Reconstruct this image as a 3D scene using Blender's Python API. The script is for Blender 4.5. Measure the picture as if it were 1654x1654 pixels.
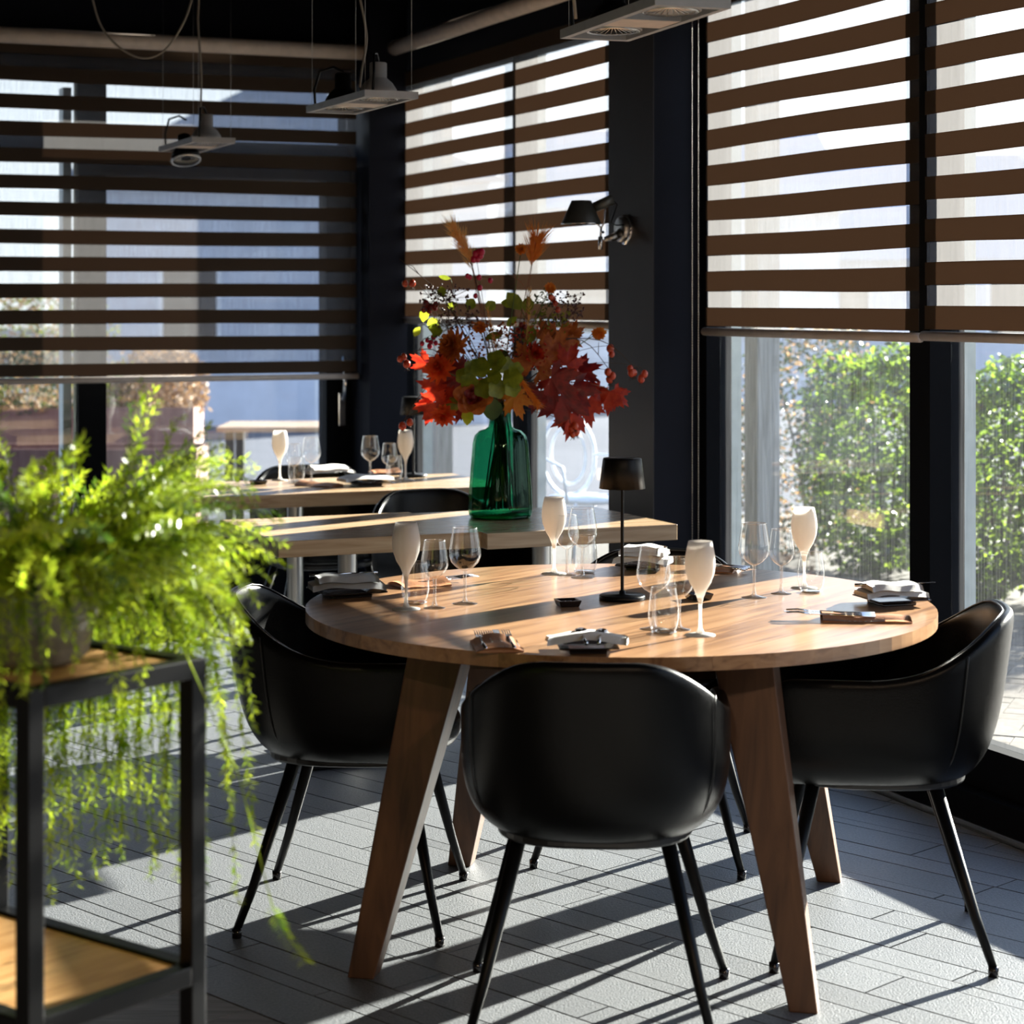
import bpy, bmesh, math, random
from math import sin, cos, pi, radians, sqrt, atan2, tan
from mathutils import Vector, Matrix, noise
random.seed(11)
SC = bpy.context.scene
COL = SC.collection
for o in list(bpy.data.objects): bpy.data.objects.remove(o)

# ------------------------------------------------------------------ camera
CAMH, FPX, HOR, CX = 1.49, 3334.0, 485.0, 827.0
cd = bpy.data.cameras.new('camera'); cam = bpy.data.objects.new('camera', cd); COL.objects.link(cam)
cam.location = (0, 0, CAMH); cam.rotation_euler = (pi/2, 0, 0)
cd.sensor_width = 36.0; cd.lens = 36.0*FPX/1654.0
cd.shift_y = (HOR-827.0)/1654.0
cd.dof.use_dof = True; cd.dof.focus_distance = 5.5; cd.dof.aperture_fstop = 4.5
cd.clip_end = 300
SC.camera = cam
# ------------------------------------------------------------------ light
AZ = Vector((0.69, 0.72, 0)).normalized(); EL = radians(17.4)
SUNV = (AZ*cos(EL)+Vector((0, 0, sin(EL))))
w = bpy.data.worlds.new('world'); SC.world = w; w.use_nodes = True
nt = w.node_tree; nt.nodes.clear()
out = nt.nodes.new('ShaderNodeOutputWorld'); bg = nt.nodes.new('ShaderNodeBackground')
tc = nt.nodes.new('ShaderNodeTexCoord'); sx = nt.nodes.new('ShaderNodeSeparateXYZ'); cr = nt.nodes.new('ShaderNodeValToRGB')
nt.links.new(tc.outputs['Generated'], sx.inputs[0]); nt.links.new(sx.outputs['Z'], cr.inputs[0])
cr.color_ramp.elements[0].position = 0.0; cr.color_ramp.elements[0].color = (0.93, 0.97, 1.0, 1)
cr.color_ramp.elements[1].position = 0.7; cr.color_ramp.elements[1].color = (0.30, 0.50, 0.92, 1)
nt.links.new(cr.outputs[0], bg.inputs[0]); bg.inputs[1].default_value = 1.75
nt.links.new(bg.outputs[0], out.inputs[0])
sl = bpy.data.lights.new('sun', 'SUN'); so = bpy.data.objects.new('sun', sl); COL.objects.link(so)
sl.energy = 44.0; sl.angle = radians(0.6); sl.color = (1.0, 0.94, 0.84)
so.rotation_euler = SUNV.to_track_quat('Z', 'Y').to_euler(); so.location = (6, 14, 6)
SC.view_settings.view_transform = 'Standard'; SC.view_settings.look = 'None'
SC.view_settings.gamma = 1.0; SC.view_settings.use_curve_mapping = False
SC.view_settings.exposure = 0.22
SC.cycles.max_bounces = 10; SC.cycles.transparent_max_bounces = 24; SC.cycles.diffuse_bounces = 4
SC.cycles.glossy_bounces = 4; SC.cycles.transmission_bounces = 6
SC.cycles.sample_clamp_indirect = 4.0; SC.cycles.caustics_reflective = False; SC.cycles.caustics_refractive = False

# ------------------------------------------------------------------ coordinates
def P(px, py, d): return Vector(((px-CX)*d/FPX, d, CAMH-(py-HOR)*d/FPX))
def G(px, py, h=0.0):
    d = (CAMH-h)*FPX/(py-HOR); return P(px, py, d)
C0 = Vector((-0.673, 10.43)); E1 = Vector((0.3939, -0.9191)); E2 = Vector((-0.9191, -0.3939))
ANG = atan2(E1.y, E1.x)
def W(s, t, z=0.0):
    p = C0+E1*s+E2*t; return Vector((p.x, p.y, z))
def S_at(px, t):            # s where the column of pixel px meets the plane t
    k = (px-CX)/FPX; b = C0+E2*t
    return (b.x-k*b.y)/(k*E1.y-E1.x)
def T_at(px, s):
    k = (px-CX)/FPX; b = C0+E1*s
    return (b.x-k*b.y)/(k*E2.y-E2.x)

# ------------------------------------------------------------------ materials
MATS = {}
def newmat(n):
    m = bpy.data.materials.new(n); m.use_nodes = True; m.node_tree.nodes.clear(); MATS[n] = m
    t = m.node_tree; o = t.nodes.new('ShaderNodeOutputMaterial'); return m, t, o
def N(t, typ, **kw):
    n = t.nodes.new(typ)
    for k, v in kw.items(): setattr(n, k, v)
    return n
def L(t, a, b): t.links.new(a, b)
def c4(c): return (c[0], c[1], c[2], 1)
def pbr(name, col, rough=0.5, metal=0.0, col2=None, scale=20.0, stretch=(1,1,1), bump=0.0, bscale=None, spec=0.5,
        coat=0.0, rand=0.0, coord='Object', detail=4, sheen=0.0, trans=0.0, emit=None):
    m, t, o = newmat(name)
    b = N(t, 'ShaderNodeBsdfPrincipled'); L(t, b.outputs[0], o.inputs[0])
    b.inputs['Roughness'].default_value = rough; b.inputs['Metallic'].default_value = metal
    b.inputs['Specular IOR Level'].default_value = spec; b.inputs['Coat Weight'].default_value = coat
    b.inputs['Coat Roughness'].default_value = 0.15; b.inputs['Sheen Weight'].default_value = sheen
    tcn = N(t, 'ShaderNodeTexCoord'); mp = N(t, 'ShaderNodeMapping'); mp.inputs['Scale'].default_value = stretch
    L(t, tcn.outputs[coord], mp.inputs[0])
    no = N(t, 'ShaderNodeTexNoise'); no.inputs['Scale'].default_value = scale; no.inputs['Detail'].default_value = detail
    L(t, mp.outputs[0], no.inputs[0])
    src = None
    cr = N(t, 'ShaderNodeValToRGB'); cr.color_ramp.elements[0].position = 0.32; cr.color_ramp.elements[1].position = 0.68
    cr.color_ramp.elements[0].color = c4(col); cr.color_ramp.elements[1].color = c4(col2 or [min(1, x*1.18) for x in col])
    L(t, no.outputs[0], cr.inputs[0]); src = cr.outputs[0]
    if rand:
        oi = N(t, 'ShaderNodeObjectInfo'); mr = N(t, 'ShaderNodeMapRange'); mr.inputs[3].default_value = 1-rand; mr.inputs[4].default_value = 1+rand
        L(t, oi.outputs['Random'], mr.inputs[0])
        hs = N(t, 'ShaderNodeHueSaturation'); L(t, mr.outputs[0], hs.inputs['Value']); L(t, src, hs.inputs['Color']); src = hs.outputs[0]
    L(t, src, b.inputs['Base Color'])
    if bump:
        n2 = N(t, 'ShaderNodeTexNoise'); n2.inputs['Scale'].default_value = bscale or scale*4; n2.inputs['Detail'].default_value = 5
        L(t, mp.outputs[0], n2.inputs[0])
        bp = N(t, 'ShaderNodeBump'); bp.inputs['Strength'].default_value = bump; bp.inputs['Distance'].default_value = 0.003
        L(t, n2.outputs[0], bp.inputs['Height']); L(t, bp.outputs[0], b.inputs['Normal'])
    if trans:
        tr = N(t, 'ShaderNodeBsdfTranslucent'); L(t, src, tr.inputs[0]); mx = N(t, 'ShaderNodeMixShader'); mx.inputs[0].default_value = trans
        L(t, b.outputs[0], mx.inputs[1]); L(t, tr.outputs[0], mx.inputs[2]); L(t, mx.outputs[0], o.inputs[0])
    if emit:
        b.inputs['Emission Color'].default_value = c4(emit[0]); b.inputs['Emission Strength'].default_value = emit[1]
    return m
def wood(name, a, b2, dark, rough=0.4, scale=3.0, rand=0.12, knots=True, coat=0.0, axis=0):
    m, t, o = newmat(name)
    b = N(t, 'ShaderNodeBsdfPrincipled'); L(t, b.outputs[0], o.inputs[0])
    b.inputs['Roughness'].default_value = rough; b.inputs['Coat Weight'].default_value = coat; b.inputs['Coat Roughness'].default_value = 0.2
    tcn = N(t, 'ShaderNodeTexCoord'); oi = N(t, 'ShaderNodeObjectInfo')
    ad = N(t, 'ShaderNodeVectorMath', operation='ADD'); sc = N(t, 'ShaderNodeVectorMath', operation='SCALE')
    L(t, oi.outputs['Random'], sc.inputs[0]); sc.inputs['Scale'].default_value = 7.0
    L(t, tcn.outputs['Object'], ad.inputs[0]); L(t, sc.outputs[0], ad.inputs[1])
    mp = N(t, 'ShaderNodeMapping'); st = [14.0, 14.0, 14.0]; st[axis] = 1.0; mp.inputs['Scale'].default_value = st
    L(t, ad.outputs[0], mp.inputs[0])
    no = N(t, 'ShaderNodeTexNoise'); no.inputs['Scale'].default_value = scale; no.inputs['Detail'].default_value = 8; no.inputs['Distortion'].default_value = 1.2
    L(t, mp.outputs[0], no.inputs[0])
    cr = N(t, 'ShaderNodeValToRGB'); e = cr.color_ramp.elements
    e[0].position = 0.3; e[0].color = c4(dark); e[1].position = 0.72; e[1].color = c4(b2); x = e.new(0.48); x.color = c4(a)
    L(t, no.outputs[0], cr.inputs[0])
    mr = N(t, 'ShaderNodeMapRange'); mr.inputs[3].default_value = 1-rand; mr.inputs[4].default_value = 1+rand
    L(t, oi.outputs['Random'], mr.inputs[0])
    hs = N(t, 'ShaderNodeHueSaturation'); L(t, mr.outputs[0], hs.inputs['Value']); L(t, cr.outputs[0], hs.inputs['Color'])
    L(t, hs.outputs[0], b.inputs['Base Color'])
    bp = N(t, 'ShaderNodeBump'); bp.inputs['Strength'].default_value = 0.12; bp.inputs['Distance'].default_value = 0.002
    L(t, no.outputs[0], bp.inputs['Height']); L(t, bp.outputs[0], b.inputs['Normal'])
    return m
def glassy(name, tint, refl=1.0, rough=0.0, ior=1.5, smear=0.0, edge=(1.0, 5.0)):
    m, t, o = newmat(name)
    tr = N(t, 'ShaderNodeBsdfTransparent'); tr.inputs[0].default_value = c4(tint)
    gl = N(t, 'ShaderNodeBsdfGlossy'); gl.inputs['Roughness'].default_value = rough; gl.inputs[0].default_value = (refl, 1-(1-refl)*.55, 1-(1-refl)*.8, 1)
    lw = N(t, 'ShaderNodeLayerWeight'); lw.inputs[0].default_value = 0.5      # Schlick reflectance, same from both sides of the thin sheet
    pw = N(t, 'ShaderNodeMath', operation='POWER'); pw.inputs[1].default_value = edge[1]; L(t, lw.outputs['Facing'], pw.inputs[0])
    f0 = ((ior-1)/(ior+1))**2*edge[0]; fr = N(t, 'ShaderNodeMath', operation='MULTIPLY_ADD'); fr.inputs[1].default_value = 1-f0; fr.inputs[2].default_value = f0; L(t, pw.outputs[0], fr.inputs[0])
    mx = N(t, 'ShaderNodeMixShader'); L(t, fr.outputs[0], mx.inputs[0]); L(t, tr.outputs[0], mx.inputs[1]); L(t, gl.outputs[0], mx.inputs[2])
    last = mx
    if smear:
        df = N(t, 'ShaderNodeBsdfDiffuse'); df.inputs[0].default_value = (0.8, 0.85, 0.9, 1)
        tl = N(t, 'ShaderNodeBsdfTranslucent'); tl.inputs[0].default_value = (0.9, 0.93, 1.0, 1)
        tcn = N(t, 'ShaderNodeTexCoord'); mp = N(t, 'ShaderNodeMapping'); mp.inputs['Scale'].default_value = (60, 60, 1.2)
        no = N(t, 'ShaderNodeTexNoise'); no.inputs['Scale'].default_value = 2.5; no.inputs['Detail'].default_value = 6
        L(t, tcn.outputs['Object'], mp.inputs[0]); L(t, mp.outputs[0], no.inputs[0])
        mr = N(t, 'ShaderNodeMapRange'); mr.inputs[1].default_value = 0.35; mr.inputs[2].default_value = 0.8
        mr.inputs[3].default_value = smear*0.25; mr.inputs[4].default_value = smear*1.6; L(t, no.outputs[0], mr.inputs[0])
        m2 = N(t, 'ShaderNodeMixShader'); L(t, mr.outputs[0], m2.inputs[0]); L(t, mx.outputs[0], m2.inputs[1]); L(t, tl.outputs[0], m2.inputs[2]); last = m2
    L(t, last.outputs[0], o.inputs[0]); return m
def leafy(name, col, col2, tr=0.55, rough=0.35, scale=30, spec=0.5):
    return pbr(name, col, rough, col2=col2, scale=scale, trans=tr, spec=spec)

M_wallblue = pbr('wall_dark_blue', (0.0055, 0.0065, 0.0115), 0.65, col2=(0.007, 0.008, 0.014), scale=6, bump=0.05, bscale=200, spec=0.12)
M_colbrown = pbr('column_taupe', (0.024, 0.021, 0.022), 0.45, col2=(0.029, 0.025, 0.026), scale=5, bump=0.06, bscale=160, spec=0.2)
M_ceil = pbr('ceiling_black', (0.004, 0.004, 0.004), 0.9)
M_wallin = pbr('wall_interior_dark', (0.03, 0.021, 0.016), 0.6)
M_frame = pbr('frame_anthracite', (0.003, 0.0035, 0.005), 0.7, spec=0.07)
M_frameout = pbr('frame_outer_grey', (0.50, 0.56, 0.53), 0.5)
M_tile = pbr('stone_tile', (0.075, 0.081, 0.090), 0.40, col2=(0.150, 0.155, 0.160), scale=140, bump=0.7, bscale=210, rand=0.14, spec=0.8)
M_grout = pbr('grout_dark', (0.012, 0.012, 0.014), 0.9)
M_lam = wood('laminate_grey', (0.17, 0.16, 0.155), (0.25, 0.235, 0.22), (0.10, 0.095, 0.09), 0.5)
M_topwood = wood('round_top_oak', (0.30, 0.155, 0.07), (0.40, 0.225, 0.11), (0.17, 0.080, 0.036), 0.32, scale=2.0, coat=0.6)
M_legwood = wood('leg_brown_wood', (0.10, 0.042, 0.018), (0.15, 0.068, 0.030), (0.055, 0.022, 0.010), 0.45, scale=1.3, axis=2, rand=0.15)
M_oak = wood('pale_oak', (0.43, 0.29, 0.17), (0.55, 0.40, 0.25), (0.30, 0.18, 0.09), 0.26, scale=2.2, coat=0.25, rand=0.06)
M_shelf = wood('shelf_pine', (0.50, 0.27, 0.10), (0.62, 0.36, 0.15), (0.36, 0.17, 0.05), 0.45)
M_steel = pbr('brushed_steel', (0.52, 0.51, 0.49), 0.3, 1.0, scale=30, stretch=(1, 1, 0.05))
M_chrome = pbr('chrome', (0.75, 0.75, 0.77), 0.12, 1.0)
M_leather = pbr('black_leather', (0.0028, 0.0028, 0.003), 0.26, scale=60, bump=0.18, bscale=380, spec=0.17)
M_leather2 = pbr('black_leather_piping', (0.010, 0.010, 0.011), 0.3, bump=0.1)
M_blackmet = pbr('black_metal', (0.0025, 0.0025, 0.003), 0.4, spec=0.2)
M_blackcer = pbr('black_ceramic', (0.010, 0.008, 0.009), 0.15)
M_napkin = pbr('linen_napkin', (0.62, 0.60, 0.57), 0.85, col2=(0.70, 0.68, 0.65), scale=300, bump=0.15, bscale=700, sheen=0.2)
M_napgrey = pbr('linen_grey', (0.40, 0.40, 0.40), 0.85, bump=0.15, bscale=700)
M_tan = pbr('tan_leather', (0.30, 0.125, 0.055), 0.42, col2=(0.38, 0.17, 0.08), scale=25, bump=0.15, bscale=200)
M_glass = glassy('drinking_glass', (0.965, 0.975, 0.98), 1.0, 0.045, 1.5, edge=(2.0, 3.6))
M_rim = glassy('glass_thick_edge', (0.97, 0.98, 0.985), 1.0, 0.10, 1.5, edge=(5.0, 2.2))
M_window = glassy('window_glass', (0.955, 0.98, 0.98), 1.0, 0.0, 1.45, smear=0.006)
M_vase = glassy('vase_green_glass', (0.09, 0.42, 0.27), 0.4, 0.03, 1.45)
m, t, o = newmat('frosted_glass')
d_ = N(t, 'ShaderNodeBsdfDiffuse'); d_.inputs[0].default_value = (0.80, 0.78, 0.75, 1)
tl = N(t, 'ShaderNodeBsdfTranslucent'); tl.inputs[0].default_value = (0.84, 0.80, 0.76, 1)
g_ = N(t, 'ShaderNodeBsdfGlossy'); g_.inputs['Roughness'].default_value = 0.4; g_.inputs[0].default_value = (0.6, 0.6, 0.6, 1)
a_ = N(t, 'ShaderNodeMixShader'); a_.inputs[0].default_value = 0.6; L(t, d_.outputs[0], a_.inputs[1]); L(t, tl.outputs[0], a_.inputs[2])
b_ = N(t, 'ShaderNodeMixShader'); b_.inputs[0].default_value = 0.06; L(t, a_.outputs[0], b_.inputs[1]); L(t, g_.outputs[0], b_.inputs[2]); L(t, b_.outputs[0], o.inputs[0])
M_frost = m
def sheer(name, cover, col):
    m, t, o = newmat(name)
    tr = N(t, 'ShaderNodeBsdfTransparent'); tl = N(t, 'ShaderNodeBsdfTranslucent'); tl.inputs[0].default_value = c4(col)
    df = N(t, 'ShaderNodeBsdfDiffuse'); df.inputs[0].default_value = c4([x*0.6 for x in col])
    a = N(t, 'ShaderNodeMixShader'); a.inputs[0].default_value = 0.5; L(t, df.outputs[0], a.inputs[1]); L(t, tl.outputs[0], a.inputs[2])
    tcn = N(t, 'ShaderNodeTexCoord'); no = N(t, 'ShaderNodeTexNoise'); no.inputs['Scale'].default_value = 9
    mp = N(t, 'ShaderNodeMapping'); mp.inputs['Scale'].default_value = (12, 12, 1); L(t, tcn.outputs['Object'], mp.inputs[0]); L(t, mp.outputs[0], no.inputs[0])
    mr = N(t, 'ShaderNodeMapRange'); mr.inputs[3].default_value = cover*0.75; mr.inputs[4].default_value = cover*1.25; L(t, no.outputs[0], mr.inputs[0])
    b = N(t, 'ShaderNodeMixShader'); L(t, mr.outputs[0], b.inputs[0]); L(t, tr.outputs[0], b.inputs[1]); L(t, a.outputs[0], b.inputs[2])
    L(t, b.outputs[0], o.inputs[0]); return m
M_sheer = sheer('blind_sheer', 0.26, (0.26, 0.25, 0.25))
m, t, o = newmat('blind_brown_fabric')
d_ = N(t, 'ShaderNodeBsdfDiffuse'); d_.inputs[0].default_value = (0.056, 0.042, 0.032, 1)
tl = N(t, 'ShaderNodeBsdfTranslucent'); tl.inputs[0].default_value = (0.062, 0.044, 0.033, 1)
a_ = N(t, 'ShaderNodeAddShader'); L(t, d_.outputs[0], a_.inputs[0]); L(t, tl.outputs[0], a_.inputs[1]); L(t, a_.outputs[0], o.inputs[0])
M_band = m
M_tube = pbr('blind_tube_taupe', (0.66, 0.56, 0.48), 0.5)
M_rail = pbr('blind_rail_taupe', (0.50, 0.44, 0.40), 0.45)
M_cord = pbr('cord_pale', (0.30, 0.26, 0.21), 0.6)
M_plate = pbr('lamp_grey_metal', (0.42, 0.42, 0.43), 0.45, 0.1)
M_refl = pbr('reflector_silver', (0.6, 0.58, 0.55), 0.25, 0.9)
M_shade = pbr('wall_lamp_shade', (0.12, 0.12, 0.11), 0.42, 0.6)
M_concrete = pbr('concrete_pot', (0.13, 0.125, 0.11), 0.85, col2=(0.26, 0.25, 0.23), scale=25, bump=0.6, bscale=60)
M_soil = pbr('soil', (0.03, 0.02, 0.012), 0.95, bump=0.8, bscale=90)
M_fern = leafy('fern_green', (0.26, 0.42, 0.02), (0.62, 0.70, 0.05), 0.55, 0.3)
M_fern2 = leafy('fern_dark', (0.05, 0.13, 0.012), (0.16, 0.28, 0.03), 0.4, 0.35)
M_ivy = leafy('hedge_leaf', (0.06, 0.14, 0.010), (0.28, 0.38, 0.03), 0.5, 0.22, scale=8)
M_ivyd = leafy('hedge_dark_leaf', (0.015, 0.035, 0.010), (0.06, 0.09, 0.03), 0.3, 0.2, scale=8)
M_red = leafy('maple_red', (0.38, 0.014, 0.010), (0.66, 0.06, 0.018), 0.45, 0.4, scale=40)
M_dred = leafy('maple_dark_red', (0.13, 0.010, 0.014), (0.32, 0.020, 0.018), 0.35, 0.35, scale=40)
M_orange = leafy('petal_orange', (0.75, 0.20, 0.02), (0.85, 0.33, 0.04), 0.5, 0.5, scale=60)
M_vermil = leafy('petal_vermilion', (0.75, 0.07, 0.02), (0.85, 0.16, 0.03), 0.45, 0.5, scale=60)
M_rust = leafy('petal_rust', (0.36, 0.07, 0.015), (0.62, 0.19, 0.03), 0.4, 0.5, scale=40)
M_olive = leafy('leaf_olive_green', (0.13, 0.17, 0.012), (0.32, 0.36, 0.03), 0.5, 0.4, scale=30)
M_lime = leafy('leaf_lime', (0.50, 0.62, 0.03), (0.66, 0.70, 0.05), 0.55, 0.4, scale=30)
M_dgreen = leafy('leaf_dark_green', (0.03, 0.06, 0.015), (0.06, 0.12, 0.02), 0.25, 0.3, scale=30)
M_feather = leafy('feather_amber', (0.85, 0.42, 0.10), (0.95, 0.62, 0.26), 0.6, 0.6, scale=60)
M_hip = pbr('rose_hip_red', (0.42, 0.03, 0.012), 0.22, col2=(0.60, 0.09, 0.03), scale=40, spec=0.6)
M_berry = pbr('berry_dark', (0.06, 0.012, 0.012), 0.3)
M_berryred = pbr('berry_crimson', (0.45, 0.012, 0.05), 0.25)
M_twig = pbr('twig_brown', (0.055, 0.030, 0.018), 0.7)
M_stem = pbr('stem_green', (0.08, 0.12, 0.03), 0.5)
M_stemred = pbr('stem_red_brown', (0.20, 0.06, 0.02), 0.5)
M_paver = pbr('brick_paver', (0.10, 0.088, 0.075), 0.9, col2=(0.15, 0.13, 0.112), scale=30, bump=0.4, rand=0.18, spec=0.1)
M_ground = pbr('ground_grey', (0.06, 0.065, 0.08), 0.9, scale=4, spec=0.1)
M_gravel = pbr('soil_bed', (0.05, 0.042, 0.032), 0.95, scale=30, bump=0.6)
M_corten = pbr('corten_steel', (0.16, 0.070, 0.052), 0.65, col2=(0.21, 0.10, 0.075), scale=5, stretch=(6, 6, 1))
M_postwood = wood('weathered_post', (0.27, 0.27, 0.25), (0.38, 0.38, 0.36), (0.16, 0.16, 0.15), 0.8, axis=2)
M_house = pbr('house_render_grey', (0.46, 0.50, 0.58), 0.85, scale=3)
M_house2 = pbr('house_render_pale', (0.62, 0.62, 0.64), 0.85, scale=3)
M_roof = pbr('roof_slate', (0.24, 0.27, 0.33), 0.7, scale=8)
M_white = pbr('white_enamel', (0.72, 0.75, 0.78), 0.4)
M_dry = leafy('dry_leaf_amber', (0.28, 0.15, 0.06), (0.42, 0.27, 0.13), 0.4, 0.6, scale=20)
M_bark = pbr('bark', (0.10, 0.07, 0.05), 0.9, bump=0.5)
M_fillglow = pbr('warm_fill_glow', (1, 0.8, 0.6), 0.5, emit=((1.0, 0.62, 0.35), 6.0))  # glowing body of the added fill lamps, out of view

# ------------------------------------------------------------------ mesh helpers
class MB:
    def __init__(s): s.v = []; s.f = []; s.sm = []
    def add(s, vs, fs, smooth=False):
        k = len(s.v); s.v += [tuple(x) for x in vs]; s.f += [tuple(i+k for i in f) for f in fs]; s.sm += [smooth]*len(fs); return s
    def box(s, c, size, rot=None):
        hx, hy, hz = size[0]/2, size[1]/2, size[2]/2; c = Vector(c)
        vs = [Vector((x, y, z)) for x in (-hx, hx) for y in (-hy, hy) for z in (-hz, hz)]
        if rot is not None: vs = [rot @ v for v in vs]
        return s.add([v+c for v in vs], [(0,1,3,2),(4,6,7,5),(0,4,5,1),(2,3,7,6),(0,2,6,4),(1,5,7,3)])
    def st(s, s0, s1, t0, t1, z0, z1):       # box in wall frame, world coordinates
        p = [W(a, b, c) for a in (s0, s1) for b in (t0, t1) for c in (z0, z1)]
        return s.add(p, [(0,1,3,2),(4,6,7,5),(0,4,5,1),(2,3,7,6),(0,2,6,4),(1,5,7,3)])
    def prism(s, poly, z0, z1):
        n = len(poly); vs = [(p[0], p[1], z0) for p in poly]+[(p[0], p[1], z1) for p in poly]
        return s.add(vs, [tuple(range(n-1, -1, -1)), tuple(range(n, 2*n))]+[(i, (i+1) % n, n+(i+1) % n, n+i) for i in range(n)])
    def lathe(s, prof, n=24, c=(0, 0, 0), mod=None, smooth=True, close=False):
        vs = []; fs = []
        for (r, z) in prof:
            for i in range(n):
                a = 2*pi*i/n; rr = r*(mod(a, z) if mod else 1)
                vs.append((c[0]+rr*cos(a), c[1]+rr*sin(a), c[2]+z))
        for j in range(len(prof)-1):
            for i in range(n):
                a, b = j*n+i, j*n+(i+1) % n; fs.append((a, b, b+n, a+n))
        if close: fs.append(tuple(range(n-1, -1, -1))); fs.append(tuple((len(prof)-1)*n+i for i in range(n)))
        return s.add(vs, fs, smooth)
    def tube(s, pts, r, n=8, cap=True, smooth=True):
        pts = [Vector(p) for p in pts]; m = len(pts)
        if not isinstance(r, (list, tuple)): r = [r]*m
        if len(r) == 2 and m > 2: r = [r[0]+(r[1]-r[0])*i/(m-1) for i in range(m)]
        tg = [(pts[min(i+1, m-1)]-pts[max(i-1, 0)]).normalized() for i in range(m)]
        up = Vector((0, 0, 1)) if abs(tg[0].z) < 0.9 else Vector((1, 0, 0))
        nx = tg[0].cross(up).normalized(); vs = []; fs = []
        for i in range(m):
            nx = (nx-tg[i]*nx.dot(tg[i])).normalized(); ny = tg[i].cross(nx)
            for k in range(n):
                a = 2*pi*k/n; vs.append(pts[i]+(nx*cos(a)+ny*sin(a))*r[i])
        for i in range(m-1):
            for k in range(n):
                a, b = i*n+k, i*n+(k+1) % n; fs.append((a, b, b+n, a+n))
        if cap: fs.append(tuple(range(n-1, -1, -1))); fs.append(tuple((m-1)*n+k for k in range(n)))
        return s.add(vs, fs, smooth)
    def ball(s, c, r, n=8, m=5, sq=(1, 1, 1)):
        vs = [(c[0], c[1], c[2]-r*sq[2])]; fs = []
        for j in range(1, m):
            p = -pi/2+pi*j/m
            for i in range(n):
                a = 2*pi*i/n; vs.append((c[0]+r*sq[0]*cos(p)*cos(a), c[1]+r*sq[1]*cos(p)*sin(a), c[2]+r*sq[2]*sin(p)))
        vs.append((c[0], c[1], c[2]+r*sq[2])); top = len(vs)-1
        for i in range(n):
            fs.append((0, 1+(i+1) % n, 1+i)); fs.append((top, 1+(m-2)*n+i, 1+(m-2)*n+(i+1) % n))
        for j in range(m-2):
            for i in range(n):
                a, b = 1+j*n+i, 1+j*n+(i+1) % n; fs.append((a, b, b+n, a+n))
        return s.add(vs, fs, True)
    def leaf(s, base, d, nrm, l, wd, cup=0.15, shape=((0, .1), (.3, .9), (.6, 1), (.85, .55), (1, 0))):
        d = Vector(d).normalized(); nrm = Vector(nrm); sd = d.cross(nrm)
        if sd.length < 1e-4: sd = d.cross(Vector((1, .3, .2)))
        sd.normalize(); nn = sd.cross(d); vs = []; base = Vector(base)
        for (u, q) in shape:
            c = base+d*l*u-nn*l*cup*u*u
            vs += [c+sd*wd*q/2+nn*wd*.12*q, c, c-sd*wd*q/2+nn*wd*.12*q]
        fs = []
        for i in range(len(shape)-1):
            a = i*3; fs += [(a, a+1, a+4, a+3), (a+1, a+2, a+5, a+4)]
        return s.add(vs, fs, True)
    def needle(s, base, d, sd, l, wd):
        b = Vector(base); d = Vector(d); sd = Vector(sd)
        return s.add([b, b+d*l*.45+sd*wd/2, b+d*l, b+d*l*.45-sd*wd/2], [(0, 1, 2, 3)])
    def build(s, name, mat, parent=None, **kw):
        me = bpy.data.meshes.new(name); me.from_pydata(s.v, [], s.f); me.materials.append(mat)
        me.polygons.foreach_set('use_smooth', s.sm); me.update()
        o = bpy.data.objects.new(name, me); COL.objects.link(o)
        if parent: o.parent = parent
        for k, v in kw.items(): o[k] = v
        return o
def root(name, label, cat, loc=(0, 0, 0), rz=0.0, group=None):
    o = bpy.data.objects.new(name, None); COL.objects.link(o); o.location = loc; o.rotation_euler = (0, 0, rz)
    o['label'] = label; o['category'] = cat; o.empty_display_size = 0.1
    if group: o['group'] = group
    return o
def sroot(name):
    o = bpy.data.objects.new(name, None); COL.objects.link(o); o['kind'] = 'structure'; return o
def tag(o, label, cat, group=None):
    o['label'] = label; o['category'] = cat
    if group: o['group'] = group
    return o
def copytree(o, parent=None):
    c = o.copy(); COL.objects.link(c); c.parent = parent
    for ch in list(o.children): copytree(ch, c)
    return c
def place(o, loc, rz, label, group=None):
    o.location = loc; o.rotation_euler = (0, 0, rz); o['label'] = label
    if group: o['group'] = group
    return o
def bevel(o, wd, seg=2):
    b = o.modifiers.new('bevel', 'BEVEL'); b.width = wd; b.segments = seg; b.limit_method = 'ANGLE'; return o
def clip(poly, a, b, c):      # keep a*x+b*y >= c
    out = []
    for i in range(len(poly)):
        p, q = poly[i], poly[(i+1) % len(poly)]; dp = a*p[0]+b*p[1]-c; dq = a*q[0]+b*q[1]-c
        if dp >= 0: out.append(p)
        if dp*dq < 0:
            k = dp/(dp-dq); out.append((p[0]+(q[0]-p[0])*k, p[1]+(q[1]-p[1])*k))
    return out

# ================================================================== SETTING
CEIL = 3.05
SMAX, TMAX = 13.0, 6.0
cl = MB(); cl.st(-0.2, SMAX, -0.2, TMAX, CEIL, CEIL+0.1); o = cl.build('ceiling', M_ceil); o['kind'] = 'structure'
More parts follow.
